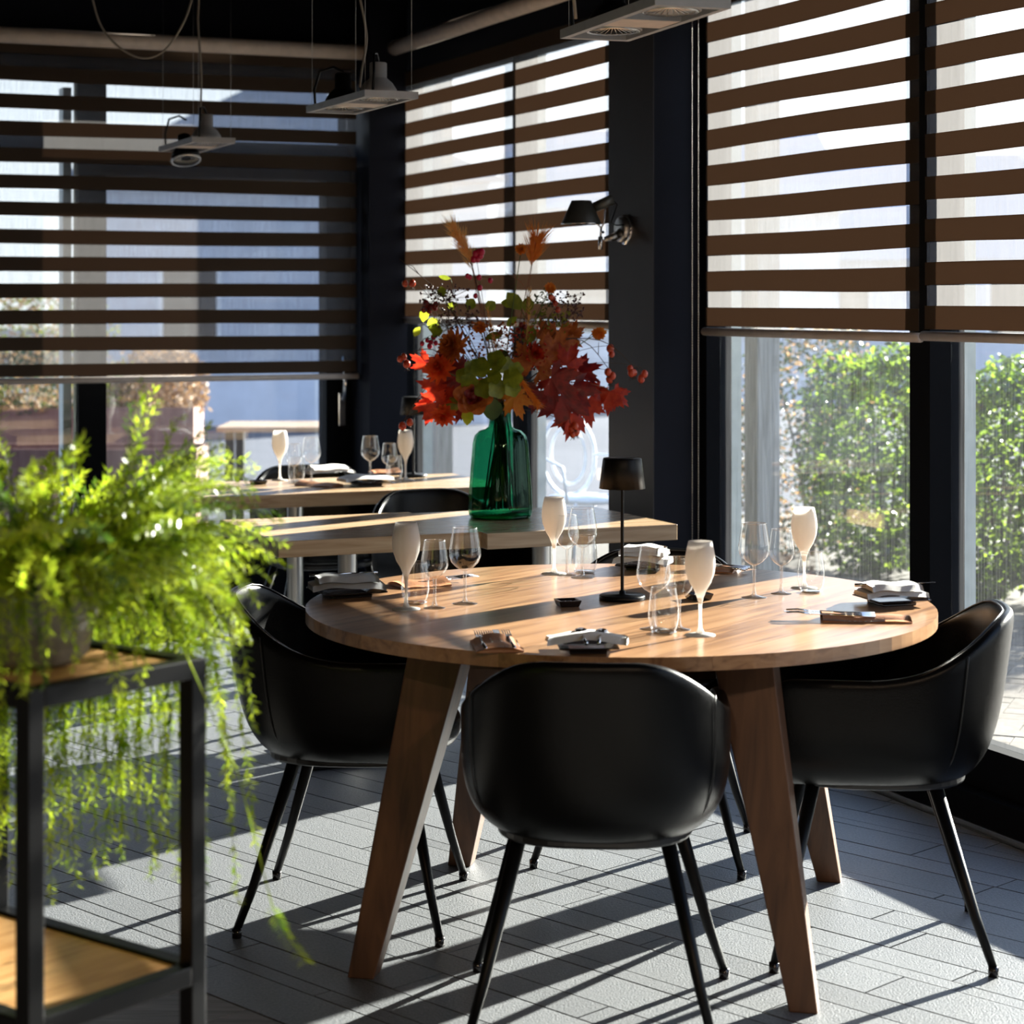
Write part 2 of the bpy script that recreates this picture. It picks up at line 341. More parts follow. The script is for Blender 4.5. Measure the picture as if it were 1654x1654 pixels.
# floor: bedding, stone strips laid on the diagonal, laminate boards near the camera
fl = MB(); fl.st(0.0, SMAX, 0.0, TMAX, -0.14, -0.008); FLOOR = fl.build('floor', M_grout); FLOOR['kind'] = 'structure'
U = Vector((0.7071, -0.7071)); V = Vector((0.7071, 0.7071)); VB = 2.675
def uv(u, v): p = U*u+V*v; return (p.x, p.y)
def interior(poly):
    # s >= 0.02, t >= 0.02
    poly = clip(poly, E1.x, E1.y, C0.dot(E1)+0.12) if poly else poly
    if len(poly) > 2: poly = clip(poly, E2.x, E2.y, C0.dot(E2)+0.02)
    return poly
tiles = []
v = VB; k = 0; WD = [.15, .05, .10, .15, .10, .15, .05, .15, .10]
while v < 8.2:
    wd = WD[k % len(WD)]; k += 1; u = -8.0+random.random()*0.8
    while u < 1.5:
        ln = random.choice([.45, .6, .75, .9]); g = 0.0022
        poly = [uv(u+g, v+g), uv(u+ln-g, v+g), uv(u+ln-g, v+wd-g), uv(u+g, v+wd-g)]
        poly = interior(poly)
        if len(poly) > 2:
            cx = sum(p[0] for p in poly)/len(poly); cy = sum(p[1] for p in poly)/len(poly)
            if cy > 0.5 and cy < 11 and abs(cx/cy) < 0.5:
                ok = cy > 4.15 and abs(cx/cy) < 0.262
                tiles.append((0 if ok else 1, cy, poly))
        u += ln
    v += wd
tiles.sort(key=lambda a: (a[0], a[1]))
rest = MB()
for i, (q, cy, poly) in enumerate(tiles):
    z = random.uniform(-0.0006, 0.0006)
    if i < 285 and q == 0:
        MB().prism(poly, -0.010, z).build('tile', M_tile, FLOOR)
    else: rest.prism(poly, -0.010, z)
rest.build('tile_field', M_tile, FLOOR, kind='stuff')
u = -4.6
while u < 1.4:
    poly = interior([uv(u+.001, VB-0.95), uv(u+.189, VB-0.95), uv(u+.189, VB-.004), uv(u+.001, VB-.004)])
    if len(poly) > 2: MB().prism(poly, -0.010, 0.0).build('laminate_board', M_lam, FLOOR)
    u += 0.19
MB().prism([uv(-6, VB-4.0), uv(4.0, VB-4.0), uv(4.0, VB-0.952), uv(-6, VB-0.952)], -0.010, 0.0).build('laminate_field', M_lam, FLOOR)

# hidden room sides (dark walls around the camera)
MB().st(SMAX, SMAX+.1, -0.2, TMAX, 0, CEIL).build('wall_front', M_wallin, kind='structure')
MB().st(-0.2, SMAX, TMAX, TMAX+.1, 0, CEIL).build('wall_left', M_wallin, kind='structure')

# ---- back wall (A): window_1 | door_1, transom glazing above
SA0, SA1 = 0.02, 0.11         # frame depth in s
wb = sroot('wall_back')
tcol = 0.185
tR = 0.19; tm1 = T_at(172, SA1); tm0 = T_at(125, SA1); tend = 3.0
MB().st(-0.10, SA1+0.01, 0.0, TMAX, 2.60, CEIL).build('header', M_wallblue, wb)
MB().st(-0.10, SA1+0.01, tend, TMAX, 0, 2.60).build('side_panel', M_wallblue, wb)
MB().st(-0.10, 0.385, -0.01, tcol, 0, CEIL).build('column', M_wallblue, wb)
win1 = sroot('window_1')
def fr(parent, *boxes, name='frame', mat=M_frame):
    for b in boxes: MB().st(*b).build(name, mat, parent)
fr(win1, (SA0, SA1, tm0, tm1, 0, 2.60), (SA0, SA1, tm1, tend, 0, 0.36), (SA0, SA1, tR, tend, 2.16, 2.26), (SA0, SA1, tR, tend, 2.54, 2.60),
   (SA0, SA1, tend-.06, tend, .36, 2.16))
MB().st(.055, .061, tm1, tend-.06, .36, 2.16).build('glass_pane', M_window, win1)
MB().st(.055, .061, tR, tend, 2.26, 2.54).build('glass_pane', M_window, win1)
fr(win1, (-0.08, SA0, tm0+.01, tm0+.05, 0, 2.5), name='outer_jamb', mat=M_frameout)
door = sroot('door_1')
tg0 = T_at(525, SA1); tg1 = tm0
fr(door, (SA0-.01, SA1+.02, tR, tg0, 0, 2.15), (SA0-.01, SA1+.02, tg1-0.012, tg1, 0, 2.15), (SA0-.01, SA1+.02, tg0, tg1, 0, 0.35),
   (SA0-.01, SA1+.02, tg0, tg1, 2.08, 2.15))
MB().st(.055, .061, tg0, tg1, .35, 2.08).build('glass_pane', M_window, door)
th = T_at(553, SA1+.03)
hp = MB(); zh0 = 1.49-(688-485)*10.2/3334; zh1 = 1.49-(634-485)*10.2/3334
hp.st(SA1+.02, SA1+.03, th-.02, th+.02, zh0, zh1); bevel(hp.build('handle_plate', M_chrome, door), .004)
hp = MB(); a = W(SA1+.055, th-.012); zz = zh1-.03
hp.tube([W(SA1+.02, th, zz), W(SA1+.06, th, zz)], .011, 10)
hp.tube([W(SA1+.06, th, zz-.01), W(SA1+.065, th-.005, zz+.08), W(SA1+.065, th+.005, zz+.21)], [.013, .012, .010], 10)
hp.build('door_handle', M_chrome, door)

# ---- right wall (B)
wr = sroot('wall_right')
TF0, TF1 = -0.14, -0.05      # frame depth in t (outside negative)
HB = 2.62
MB().st(-0.2, SMAX, -0.20, -0.04, HB, CEIL).build('header', M_wallblue, wr)
sc0 = S_at(983, 0.148); sc1 = S_at(1055, 0.148)
cb = MB(); cb.st(sc0, sc1, 0.144, 0.148, 0, CEIL); cb.build('column_face', M_colbrown, wr)
MB().st(sc0, sc1, -0.16, 0.144, 0, CEIL).build('column', M_wallblue, wr)
def wx(px): return S_at(px, TF1)
SEND = wx(2600) if False else 9.2
MB().st(SEND, SMAX, -0.16, -0.04, 0, HB).build('side_panel', M_wallblue, wr)
def wo(px): return S_at(px, TF0)
g0, g1, g2, g3, g4 = wo(683), wx(828), wo(868), sc0, sc1
w2 = sroot('window_2')
fr(w2, (0.0, g0, TF0, TF1, 0, HB), (g1, g2, TF0, TF1, 0, HB), (0, sc0, TF0, TF1, 0, .22), (0, sc0, TF0, TF1, 2.55, HB))
MB().st(g0, g1, -.10, -.094, .22, 2.55).build('glass_pane', M_window, w2)
MB().st(g2, sc0, -.10, -.094, .22, 2.55).build('glass_pane', M_window, w2)
fr(w2, (g0-.03, g0+.004, -.19, TF0, 0, HB), (g2-.03, g2+.004, -.18, TF0, 0, HB), name='outer_jamb', mat=M_frameout)
w3 = sroot('window_3')
h0, h1, h2 = wo(1181), wx(1483), wo(1557)
fr(w3, (sc1, h0, TF0, TF1+.01, 0, HB), (h1, h2, TF0, TF1+.03, 0, HB), (h0, h1, TF0, TF1, 0, .22), (h0, h1, TF0, TF1, 2.55, HB))
MB().st(h0, h1, -.10, -.094, .22, 2.55).build('glass_pane', M_window, w3)
fr(w3, (h0-.03, h0+.003, -.18, TF0, 0, HB), (h2-.03, h2+.003, -.18, TF0, 0, HB), name='outer_jamb', mat=M_frameout)
w4 = sroot('window_4')
h3 = h2+1.28
fr(w4, (h3, h3+.16, TF0, TF1+.03, 0, HB), (h2, h3, TF0, TF1, 0, .22), (h2, h3, TF0, TF1, 2.55, HB))
MB().st(h2, h3, -.10, -.094, .22, 2.55).build('glass_pane', M_window, w4)
w5 = sroot('window_5')
fr(w5, (h3+.16, SEND, TF0, TF1, 0, .22), (h3+.16, SEND, TF0, TF1, 2.55, HB))
MB().st(h3+.16, SEND, -.10, -.094, .22, 2.55).build('glass_pane', M_window, w5)
fr(w3, (h0, h1, TF1, TF1+.006, .145, .152), name='bead', mat=M_steel)
bb = sroot('baseboard_right')
MB().st(sc1, SEND, -.05, 0.012, 0.0, .018).build('base_profile', M_steel, bb)
MB().st(sc1, SEND, -.05, 0.006, 0.018, .10).build('base_board', M_frame, bb)

# ---- zebra blinds
def blind(lab, along, a0, a1, off, tube_off, htube, hrail, sh0, sheer_h, pitch, top, rr=0.037, label2=None):
    """along 't' (back wall, plane s=off) or 's' (right wall, plane t=off)"""
    def bx(m, x0, x1, d, hd, z0, z1):
        if along == 's': m.st(x0, x1, d-hd, d+hd, z0, z1)
        else: m.st(d-hd, d+hd, x0, x1, z0, z1)
    def pt(x, d, z): return W(x, d, z) if along == 's' else W(d, x, z)
    r = root('zebra_blind', lab, 'blind', pt((a0+a1)/2, off, 0)); loc = Vector(r.location)
    def fin(mb, name, mat):
        mb.v = [tuple(Vector(q)-loc) for q in mb.v]; return mb.build(name, mat, r)
    m = MB(); m.tube([pt(a0-.035, tube_off, htube), pt(a1+.035, tube_off, htube)], rr, 20); fin(m, 'roller_tube', M_tube)
    m = MB(); bx(m, a0, a1, off, .0008, sh0-0.125+sheer_h+.0, sh0) if False else None
    m = MB(); bx(m, a0, a1, off, .0008, hrail+.02, sh0); fin(m, 'opaque_band', M_band)
    z = sh0
    while z < top:
        z1 = z+sheer_h
        m = MB(); bx(m, a0+.004, a1-.004, off-.004, .0003, z-.001, z1+.001); fin(m, 'sheer_band', M_sheer)
        z2 = min(z+pitch, htube-.02)
        m = MB()
        # opaque band with a faint sag along its length
        n = 14; vs = []; fs = []
        for i in range(n+1):
            x = a0+(a1-a0)*i/n; sg = 0.0035*sin(pi*i/n*1.7+z*9)
            vs += [pt(x, off, z1+sg), pt(x, off, z2+sg*.5), pt(x, off-.0016, z1+sg), pt(x, off-.0016, z2+sg*.5)]
        for i in range(n):
            k = i*4; fs += [(k, k+4, k+5, k+1), (k+2, k+3, k+7, k+6), (k+1, k+5, k+7, k+3), (k, k+2, k+6, k+4)]
        m.add(vs, fs); fin(m, 'opaque_band', M_band)
        z += pitch
    m = MB(); m.tube([pt(a0-.01, off, hrail), pt(a1+.01, off, hrail)], 0.0145, 12); fin(m, 'bottom_rail', M_rail)
    return r
blind('wide brown zebra blind over the door and window on the left back wall', 't', .205, 2.75, 0.25, 0.29, 2.70, 1.118, 1.195, .058, .1245, 2.58)
b1s = S_at(648, 0)
blind('brown zebra blind behind the flower bouquet, left of the wall lamp', 's', b1s, sc0+.02, 0.0, 0.055, 2.72, 1.392, 1.4775, .0566, .125, 2.60)
b2a, b2b = S_at(1140, 0), S_at(1484, 0)
blind('brown zebra blind right of the wall lamp, above the hedge view', 's', b2a, b2b, 0.0, 0.045, 2.72, 1.380, 1.465, .054, .125, 2.60)
b3a = S_at(1494, 0.02)
blind('brown zebra blind at the right edge of the picture', 's', b3a, b3a+1.24, 0.02, 0.06, 2.72, 1.386, 1.474, .058, .125, 2.60)
for lab, px in (('pale bead chain hanging beside the dark column, left one', 1118), ('pale bead chain hanging beside the dark column, right one', 1128)):
    m = MB(); s_ = S_at(px, .03); a = W(s_, .03, 0)
    zt, zb = 2.68, 0.62; z = zb
    while z < zt: m.ball((a.x, a.y, z), .0022, 5, 3); z += .009
    m.tube([(a.x, a.y, zb), (a.x, a.y, zt)], .0006, 4)
    tag(m.build('bead_chain', M_cord), lab, 'chain')

# ================================================================== ROUND TABLE
TC = Vector((0.258, 4.97)); TR = 0.752; TH = 0.76
def round_table():
    r = root('round_table', 'large round brown wooden dining table on four splayed legs', 'table', (TC.x, TC.y, 0))
    d = Vector((.60, .80)); nrm = Vector((-d.y, d.x)); bw = 2*TR/8
    n = 96; circ = [(TR*cos(2*pi*i/n), TR*sin(2*pi*i/n)) for i in range(n)]
    for i in range(8):
        lo = -TR+bw*i+.0003; hi = -TR+bw*(i+1)-.0003
        poly = clip(circ, nrm.x, nrm.y, lo); poly = clip(poly, -nrm.x, -nrm.y, -hi)
        a = atan2(d.y, d.x); ca, sa = cos(-a), sin(-a)
        pl = [(x*ca-y*sa, x*sa+y*ca) for x, y in poly]
        o = MB().prism(pl, TH-.030, TH).build('board', M_topwood, r); o.rotation_euler = (0, 0, a)
    feet = [(-.327, 4.56), (.615, 4.34), (.817, 5.31), (-.134, 5.46)]
    fc = Vector((sum(f[0] for f in feet)/4, sum(f[1] for f in feet)/4))
    tops = []
    for f in feet:
        fv = Vector(f)-TC; tv = (Vector(f)-fc)*0.70+(fc-TC)*.6
        tops.append(tv)
        ax = Vector((.985, -.22)).normalized(); ay = Vector((.21, .98)).normalized()
        hw0, hw1 = .066, .030; m = MB(); vs = []
        for (c, h, z) in ((fv, hw1, 0.0), (tv, hw0, TH-.031)):
            for sx_, sy_ in ((-1, -1), (1, -1), (1, 1), (-1, 1)):
                q = c+ax*h*sx_+ay*h*sy_; vs.append((q.x, q.y, z))
        m.add(vs, [(3, 2, 1, 0), (4, 5, 6, 7), (0, 1, 5, 4), (1, 2, 6, 5), (2, 3, 7, 6), (3, 0, 4, 7)])
        o = m.build('leg', M_legwood, r); bevel(o, .003, 2)
    for i in range(4):
        a, b = tops[i], tops[(i+1) % 4]; mid = (a+b)/2; ln = (b-a).length; an = atan2((b-a).y, (b-a).x)
        o = MB().box((0, 0, 0), (ln-.12, .03, .07)).build('apron', M_legwood, r); o.location = (mid.x, mid.y, TH-.067); o.rotation_euler = (0, 0, an)
    return r
round_table()

# ================================================================== RECTANGULAR TABLES
def rect_table(label, fl_pt, length, depth, cols, th=0.75, thick=.051):
    r = root('rectangular_table', label, 'table', (fl_pt[0], fl_pt[1], 0), atan2(.3939, .9191), 'pale oak rectangular tables')
    o = MB().box((length/2, depth/2, th-thick/2), (length, depth, thick)).build('tabletop', M_oak, r); bevel(o, .0015, 1)
    for (cx, cy) in cols:
        m = MB(); m.lathe([(.032, .02), (.032, th-thick)], 24, (cx, cy, 0)); m.build('steel_column', M_steel, r)
        m = MB(); m.box((cx, cy, .01), (.38, .38, .016)); bevel(m.build('base_plate', M_blackmet, r), .004)
        m = MB(); m.box((cx, cy, th-thick-.004), (.3, .3, .008)); m.build('mounting_plate', M_blackmet, r)
rect_table('pale oak table in the middle row, left one under bright sun stripes', (-.716, 6.33), .674, .675, [(.337, .337)])
rect_table('pale oak table carrying the green vase and bouquet', (-.079, 6.548), .68, .68, [(.34, .34)])
rect_table('pale oak table against the back window wall, laid with glasses', (-1.197, 7.727), 1.30, .640, [(.50, .32), (1.0, .32)])

# ================================================================== CHAIRS
def make_chair():
    r = root('tub_chair', '', 'chair')
    NQ, NV = 36, 9
    def hrim(q):
        a = abs(q)
        x = min(1, max(0, (a-.10)/.48)); x = x*x*(3-2*x)
        h = .785-.135*x
        if a > .93: h -= .030*((a-.93)/.07)**2
        return h
    def plan(q, v):
        a0 = .204+.062*(1-(1-v)**5); b0 = .215+.045*(1-(1-v)**5)+.05*v; yf = .205+.035*v
        if v < .12: k = .93+.07*(v/.12); a0 *= k; b0 *= k
        s_ = 1 if q >= 0 else -1; a = abs(q)
        if a < .56:
            an = a/.56*pi/2; x = a0*sin(an)**.82; y = -b0*(max(0, cos(an)))**.82
        else:
            k = (a-.56)/.44; x = a0*(1-.05*k*k); y = yf*k
        return s_*x, y
    vs = []; fs = []
    for j in range(NV+1):
        v = j/NV
        for i in range(NQ+1):
            q = -1+2*i/NQ; x, y = plan(q, v); z = .406+(hrim(q)-.406)*v; vs.append((x, y, z))
    for j in range(NV):
        for i in range(NQ):
            a = j*(NQ+1)+i; fs.append((a, a+1, a+NQ+2, a+NQ+1))
    o = MB().add(vs, fs, True).build('shell', M_leather, r)
    md = o.modifiers.new('thick', 'SOLIDIFY'); md.thickness = .032; md.offset = 0.0; md.use_even_offset = False
    md = o.modifiers.new('sub', 'SUBSURF'); md.levels = 1; md.render_levels = 2
    # rim seam: piping along the inner rim
    rim = []
    for i in range(NQ+1):
        q = -.97+1.94*i/NQ; x, y = plan(q, 1); rim.append((x*.955, y*.955, hrim(q)-.006))
    MB().tube(rim, .0020, 6).build('seam_piping', M_leather2, r)
    for sg in (-1, 1):
        pts = []
        for j in range(NV+1):
            x, y = plan(sg*.36, j/NV); pts.append((x*1.062, y*1.062, .415+(hrim(.36)-.415)*j/NV-.006))
        MB().tube(pts, .0016, 5).build('side_seam', M_leather2, r)
    # underside pan and bottom piping
    ring = []
    for i in range(40):
        a = 2*pi*i/40; e = .72
        ring.append((.195*abs(cos(a))**e*(1 if cos(a) > 0 else -1), -.0+.205*abs(sin(a))**e*(1 if sin(a) > 0 else -1)))
    m = MB(); m.prism([(x*1.05, y*1.03) for x, y in ring], .392, .414); bevel(m.build('seat_pan', M_leather2, r), .006)
    cush = [(x*1.02, y*1.10+.022) for x, y in ring]
    m = MB(); m.prism(cush, .418, .485); o = m.build('seat_cushion', M_leather, r); bevel(o, .022, 4)
    for pl in o.data.polygons: pl.use_smooth = True
    for (x0, y0, x1, y1) in ((-.15, -.13, -.245, -.25), (.15, -.13, .245, -.25), (-.16, .14, -.272, .23), (.16, .14, .272, .23)):
        m = MB(); m.tube([(x0, y0, .40), (x0*.3+x1*.7, y0*.3+y1*.7, .12), (x1, y1, .018)], [.0165, .0115, .0095], 14); lg = m.build('leg', M_blackmet, r)
        MB().tube([(x1, y1, .0), (x1, y1, .022)], [.0115, .0120], 14).build('foot_cap', M_blackcer, lg)
    return r
ch = make_chair()
CH = [((.176, 4.33), (.04, .48), 'black leather tub chair in front of the round table, its back to the camera'),
      ((-.375, 5.05), (.451, -.035), 'black leather tub chair on the left side of the round table'),
      ((.84, 4.82), (-.51, .057), 'black leather tub chair on the right side of the round table'),
      ((.37, 5.59), (-.2, -.98), 'black leather tub chair on the far side of the round table, mostly hidden'),
      ((-.216, 7.466), (.3939, -.9191), 'black leather tub chair between the two rows of oak tables'),
      ((-.80, 8.60), (.3939, -.9191), 'black leather tub chair behind the farthest oak table')]
for i, (c, h, lab) in enumerate(CH):
    o = ch if i == 0 else copytree(ch)
    place(o, (c[0], c[1], 0), atan2(-h[0], h[1]), lab, 'black leather tub chairs')

# ================================================================== GLASSWARE
def wine_glass(H, R):
    r = root('wine_glass', '', 'glass')
    st = H*.44
    prof = [(.0045, st*.98), (.011*R/.045, st*1.01), (R*.55, st*1.10), (R*.86, st*1.25), (R, st*1.44), (R*.985, st*1.62), (R*.90, st*1.90), (R*.80, H*.96), (R*.77, H)]
    MB().lathe(prof, 32).build('bowl', M_glass, r)
    MB().lathe([(.0070, .006), (.0038, .018), (.0034, st*.5), (.0042, st*.93), (.0048, st*.99)], 12).build('stem', M_rim, r)
    MB().lathe([(.0001, .0075), (.007, .0065), (R*.45, .003), (R*.80, .0012), (R*.80, 0.0), (.0001, 0.0)], 32).build('foot', M_glass, r)
    MB().lathe([(R*.77, H-.0009), (R*.79, H), (R*.77, H+.0009), (R*.75, H), (R*.77, H-.0009)], 32).build('rim', M_rim, r)
    return r
def flute(H=.205, R=.0335):
    r = root('frosted_flute', '', 'glass')
    st = H*.42
    MB().lathe([(.0045, st*.80), (.007, st*.95), (R*.40, st*1.14), (R*.70, st*1.33), (R*.93, st*1.58), (R, st*1.80), (R*.97, st*2.0), (R*.86, H*.94), (R*.77, H), (R*.73, H), (R*.90, st*1.97), (R*.86, st*1.6), (R*.5, st*1.3), (.002, st*1.08)], 32).build('bowl', M_frost, r)
    MB().lathe([(.010, .004), (.0045, .016), (.0034, st*.5), (.0048, st*.97)], 14).build('stem', M_frost, r)
    MB().lathe([(.0001, .006), (.010, .005), (R*.99, .0015), (R*.99, 0), (.0001, 0)], 32).build('foot', M_frost, r)
    return r
def tumbler(H=.100, R=.0345):
    r = root('water_tumbler', '', 'glass')
    MB().lathe([(.0001, .004), (R*.70, .004), (R*.86, .012), (R, H*.35), (R*.97, H*.6), (R*.80, H)], 32).build('bowl', M_glass, r)
    MB().lathe([(.0001, .0), (R*.70, .0), (R*.84, .005), (R*.70, .006), (.0001, .006)], 32).build('base', M_rim, r)
    MB().lathe([(R*.80, H-.0006), (R*.81, H), (R*.80, H+.0006), (R*.785, H), (R*.80, H-.0006)], 32).build('rim', M_rim, r)
    return r
_proto = {}
def put(kind, px, py, h, label, rz=0.0, group=None):
    p = G(px, py, h) if not isinstance(px, Vector) else px
    mk = {'big': lambda: wine_glass(.182, .0385), 'small': lambda: wine_glass(.160, .0325), 'flute': flute, 'tumbler': tumbler}[kind]
    if kind not in _proto: _proto[kind] = mk(); o = _proto[kind]
    else: o = copytree(_proto[kind])
    return place(o, (p.x, p.y, h), rz, label, group)
GT = TH
setA = 'in the front left glass group of the round table'
for kind, px, py, lab in [
    ('flute', 656, 984, 'frosted white flute in the left glass group of the round table'),
    ('tumbler', 671, 975, 'stemless tumbler behind the frosted flute, left glass group of the round table'),
    ('small', 702, 982, 'smaller wine glass in the left glass group of the round table'),
    ('big', 751, 975, 'larger wine glass in the left glass group of the round table'),
    ('flute', 895, 927, 'frosted white flute at the far edge of the round table, nearest the vase'),
    ('small', 916, 929, 'smaller wine glass at the far edge of the round table, beside the frosted flute'),
    ('big', 941, 933, 'larger wine glass at the far edge of the round table, left of the black lamp'),
    ('tumbler', 944, 925, 'stemless tumbler at the far edge of the round table, left of the black lamp'),
    ('big', 1056, 1016, 'larger wine glass in the front glass group, just right of the black lamp'),
    ('tumbler', 1072, 1023, 'stemless tumbler in the front glass group, right of the black lamp'),
    ('small', 1097, 1017, 'smaller wine glass in the front glass group, right of the black lamp'),
    ('flute', 1131, 1026, 'frosted white flute in the front glass group, right of the black lamp'),
    ('big', 1218, 965, 'larger wine glass in the right glass group, before the garden window'),
    ('small', 1262, 959, 'smaller wine glass in the right glass group, before the garden window'),
    ('flute', 1299, 950, 'frosted white flute in the right glass group, before the garden window'),
    ('tumbler', 1310, 957, 'stemless tumbler in the right glass group, before the garden window')]:
    put(kind, px, py, GT, lab)
for kind, px, py, lab in [
    ('flute', 452, 776, 'frosted white flute on the farthest table, leftmost of its glasses'),
    ('small', 475, 781, 'smaller wine glass on the farthest table, left place'),
    ('tumbler', 479, 778, 'stemless tumbler on the farthest table, left place'),
    ('big', 503, 779, 'larger wine glass on the farthest table, left place'),
    ('big', 598, 776, 'larger wine glass on the farthest table, right place'),
    ('small', 629, 780, 'smaller wine glass on the farthest table, right place'),
    ('tumbler', 637, 775, 'stemless tumbler on the farthest table, right place'),
    ('flute', 655, 775, 'frosted white flute on the farthest table, beside the table lamp')]:
    put(kind, px, py, .75, lab)

# ================================================================== TABLE LAMPS, VASE, DISHES
def table_lamp(p, lab, H=.335, R=.050):
    r = root('table_lamp', lab, 'lamp', p)
    MB().lathe([(.0001, .0), (.056, .0), (.0565, .010), (.053, .012), (.008, .013), (.0065, .022), (.0001, .022)], 40).build('base', M_blackmet, r)
    MB().lathe([(.0042, .013), (.0042, H-.02)], 12).build('pole', M_blackmet, r)
    sh = MB().lathe([(.0001, H), (.0455, H), (.0475, H-.003), (.0565, H-.074), (.0545, H-.074), (.0455, H-.006), (.0001, H-.006)], 24).build('lamp_shade', M_blackmet, r)
    return r
table_lamp(G(1005, 968, TH), 'black slim table lamp standing in the middle of the round table', .345)
table_lamp(G(668, 770, .75), 'black slim table lamp on the farthest table by the corner', .335)

VP = G(808, 836, .75)
def vase():
    r = root('vase', 'large dark green ribbed glass vase on the middle row table', 'vase', VP)
    def md(a, z): return 1+.018*cos(14*a)*(1 if z < .27 else max(0, (.31-z)/.04))
    prof = [(.0001, .004), (.096, .004), (.105, .012), (.107, .03), (.104, .10), (.098, .18), (.092, .255), (.086, .280), (.070, .296), (.050, .302), (.040, .310), (.037, .33), (.037, .37), (.040, .388)]
    MB().lathe(prof, 84, mod=md).build('body', M_vase, r)
    MB().lathe([(.0001, .0), (.100, .0), (.106, .010), (.098, .014), (.0001, .016)], 48).build('thick_base', M_vase, r)
    MB().lathe([(.0385, .387), (.041, .390), (.0385, .393), (.037, .390), (.0385, .387)], 40).build('lip', M_vase, r)
    return r
vase()

def dish(p, lab, w_=.052, rz=0.3):
    r = root('dip_dish', lab, 'dish', p, rz)
    m = MB(); h = w_/2; i = h-.006
    def ring(q, z): return [(-q, -q, z), (q, -q, z), (q, q, z), (-q, q, z)]
    vs = ring(h*.8, 0)+ring(h, .016)+ring(i, .016)+ring(i*.82, .006)
    fs = [(3, 2, 1, 0), (12, 13, 14, 15)]
    for k in range(3):
        for q in range(4): a = k*4+q; b = k*4+(q+1) % 4; fs.append((a, b, b+4, a+4))
    m.add(vs, fs); bevel(m.build('bowl', M_blackcer, r), .002)
    m = MB(); random.seed(int(abs(p.x)*1000)+5)
    for q in range(9): m.ball((random.uniform(-.5, .5)*i, random.uniform(-.5, .5)*i, .008), .004, 6, 4)
    m.build('salt_flakes', M_white, r, kind='stuff')
dish(G(917, 979, TH), 'small square black dish with white flakes, left of the black lamp', .056, .25)
dish(G(1128, 968, TH), 'small square black dish behind the front frosted flute', .058, .35)
dish(G(417, 782, .75), 'small dark dish at the left end of the farthest table', .060, .5)

def plate(p, lab, w_=.15, rz=0.0, mat=M_blackcer):
    r = root('square_plate', lab, 'plate', p, rz)
    m = MB(); h = w_/2
    def ring(q, z): return [(-q, -q, z), (q, -q, z), (q, q, z), (-q, q, z)]
    vs = ring(h*.62, 0)+ring(h*.62, .006)+ring(h, .014)+ring(h, .017)+ring(h*.6, .009)
    fs = [(3, 2, 1, 0), (16, 17, 18, 19)]
    for k in range(4):
        for q in range(4): a = k*4+q; b = k*4+(q+1) % 4; fs.append((a, b, b+4, a+4))
    m.add(vs, fs); bevel(m.build('dish', mat, r), .0015); return r
def napkin(p, z, lab, size=(.15, .10), rz=0.0, layers=2, mat=M_napkin, drape=.012, seed=1):
    r = root('folded_napkin', lab, 'napkin', (p.x, p.y, z), rz)
    rnd = random.Random(seed)
    for k in range(layers):
        sx_, sy_ = size[0]*(1-.18*k), size[1]*(1-.12*k); z0 = k*.013; m = MB(); vs = []; fs = []; nx_, ny_ = 12, 8
        ph = rnd.uniform(0, 6)
        for side in (0, 1):
            for j in range(ny_+1):
                for i in range(nx_+1):
                    u_ = i/nx_-.5; v_ = j/ny_-.5
                    e = min(1, (.5-abs(v_))/.12); th = .0115*sqrt(max(0, 1-(1-e)**2))
                    sag = -drape*(abs(u_)*2)**3*(1 if k == 0 else .3)+.002*sin(9*u_+ph)+.0015*sin(7*v_+ph*2)
                    zz = z0+.001+max(0, sag+drape)+(th if side else 0)
                    vs.append((u_*sx_+.004*sin(5*v_+ph), v_*sy_+.003*sin(6*u_+ph), zz))
        n1 = (nx_+1)*(ny_+1)
        for side in (0, 1):
            for j in range(ny_):
                for i in range(nx_):
                    a = side*n1+j*(nx_+1)+i; q = (a, a+1, a+nx_+2, a+nx_+1); fs.append(q if side else q[::-1])
        for j in range(ny_):
            a = j*(nx_+1); fs.append((a, a+nx_+1, a+nx_+1+n1, a+n1)); a += nx_; fs.append((a, a+n1, a+nx_+1+n1, a+nx_+1))
        for i in range(nx_):
            fs.append((i, i+n1, i+1+n1, i+1)); a = ny_*(nx_+1)+i; fs.append((a, a+1, a+1+n1, a+n1))
        m.add(vs, fs, True); m.build('fold', mat, r)
    return r
def cutlery(kind, p, z, lab, rz, tilt=0.0, L_=.19):
    r = root(kind, lab, 'cutlery', (p.x, p.y, z), rz); r.rotation_euler = (tilt, 0, rz)
    m = MB(); m.tube([(0, 0, .003), (0, L_*.3, .003), (0, L_*.62, .004)], [.0042, .003, .0022], 8); m.build('handle', M_chrome, r)
    m = MB()
    if kind == 'fork':
        m.box((0, L_*.68, .004), (.018, L_*.12, .0018))
        for i in range(4): m.tube([(-.0075+.005*i, L_*.73, .004), (-.0075+.005*i, L_*.87, .007), (-.0075+.005*i, L_*1.0, .005)], [.0014, .0012, .0007], 6)
        m.build('tines', M_chrome, r)
    elif kind == 'spoon':
        m.ball((0, L_*.82, .005), .019, 14, 8, (.72, 1.25, .22)); m.build('spoon_bowl', M_chrome, r)
    else:
        m.box((0, L_*.82, .004), (.014, L_*.42, .0012)); bevel(m.build('blade', M_chrome, r), .0005)
    return r
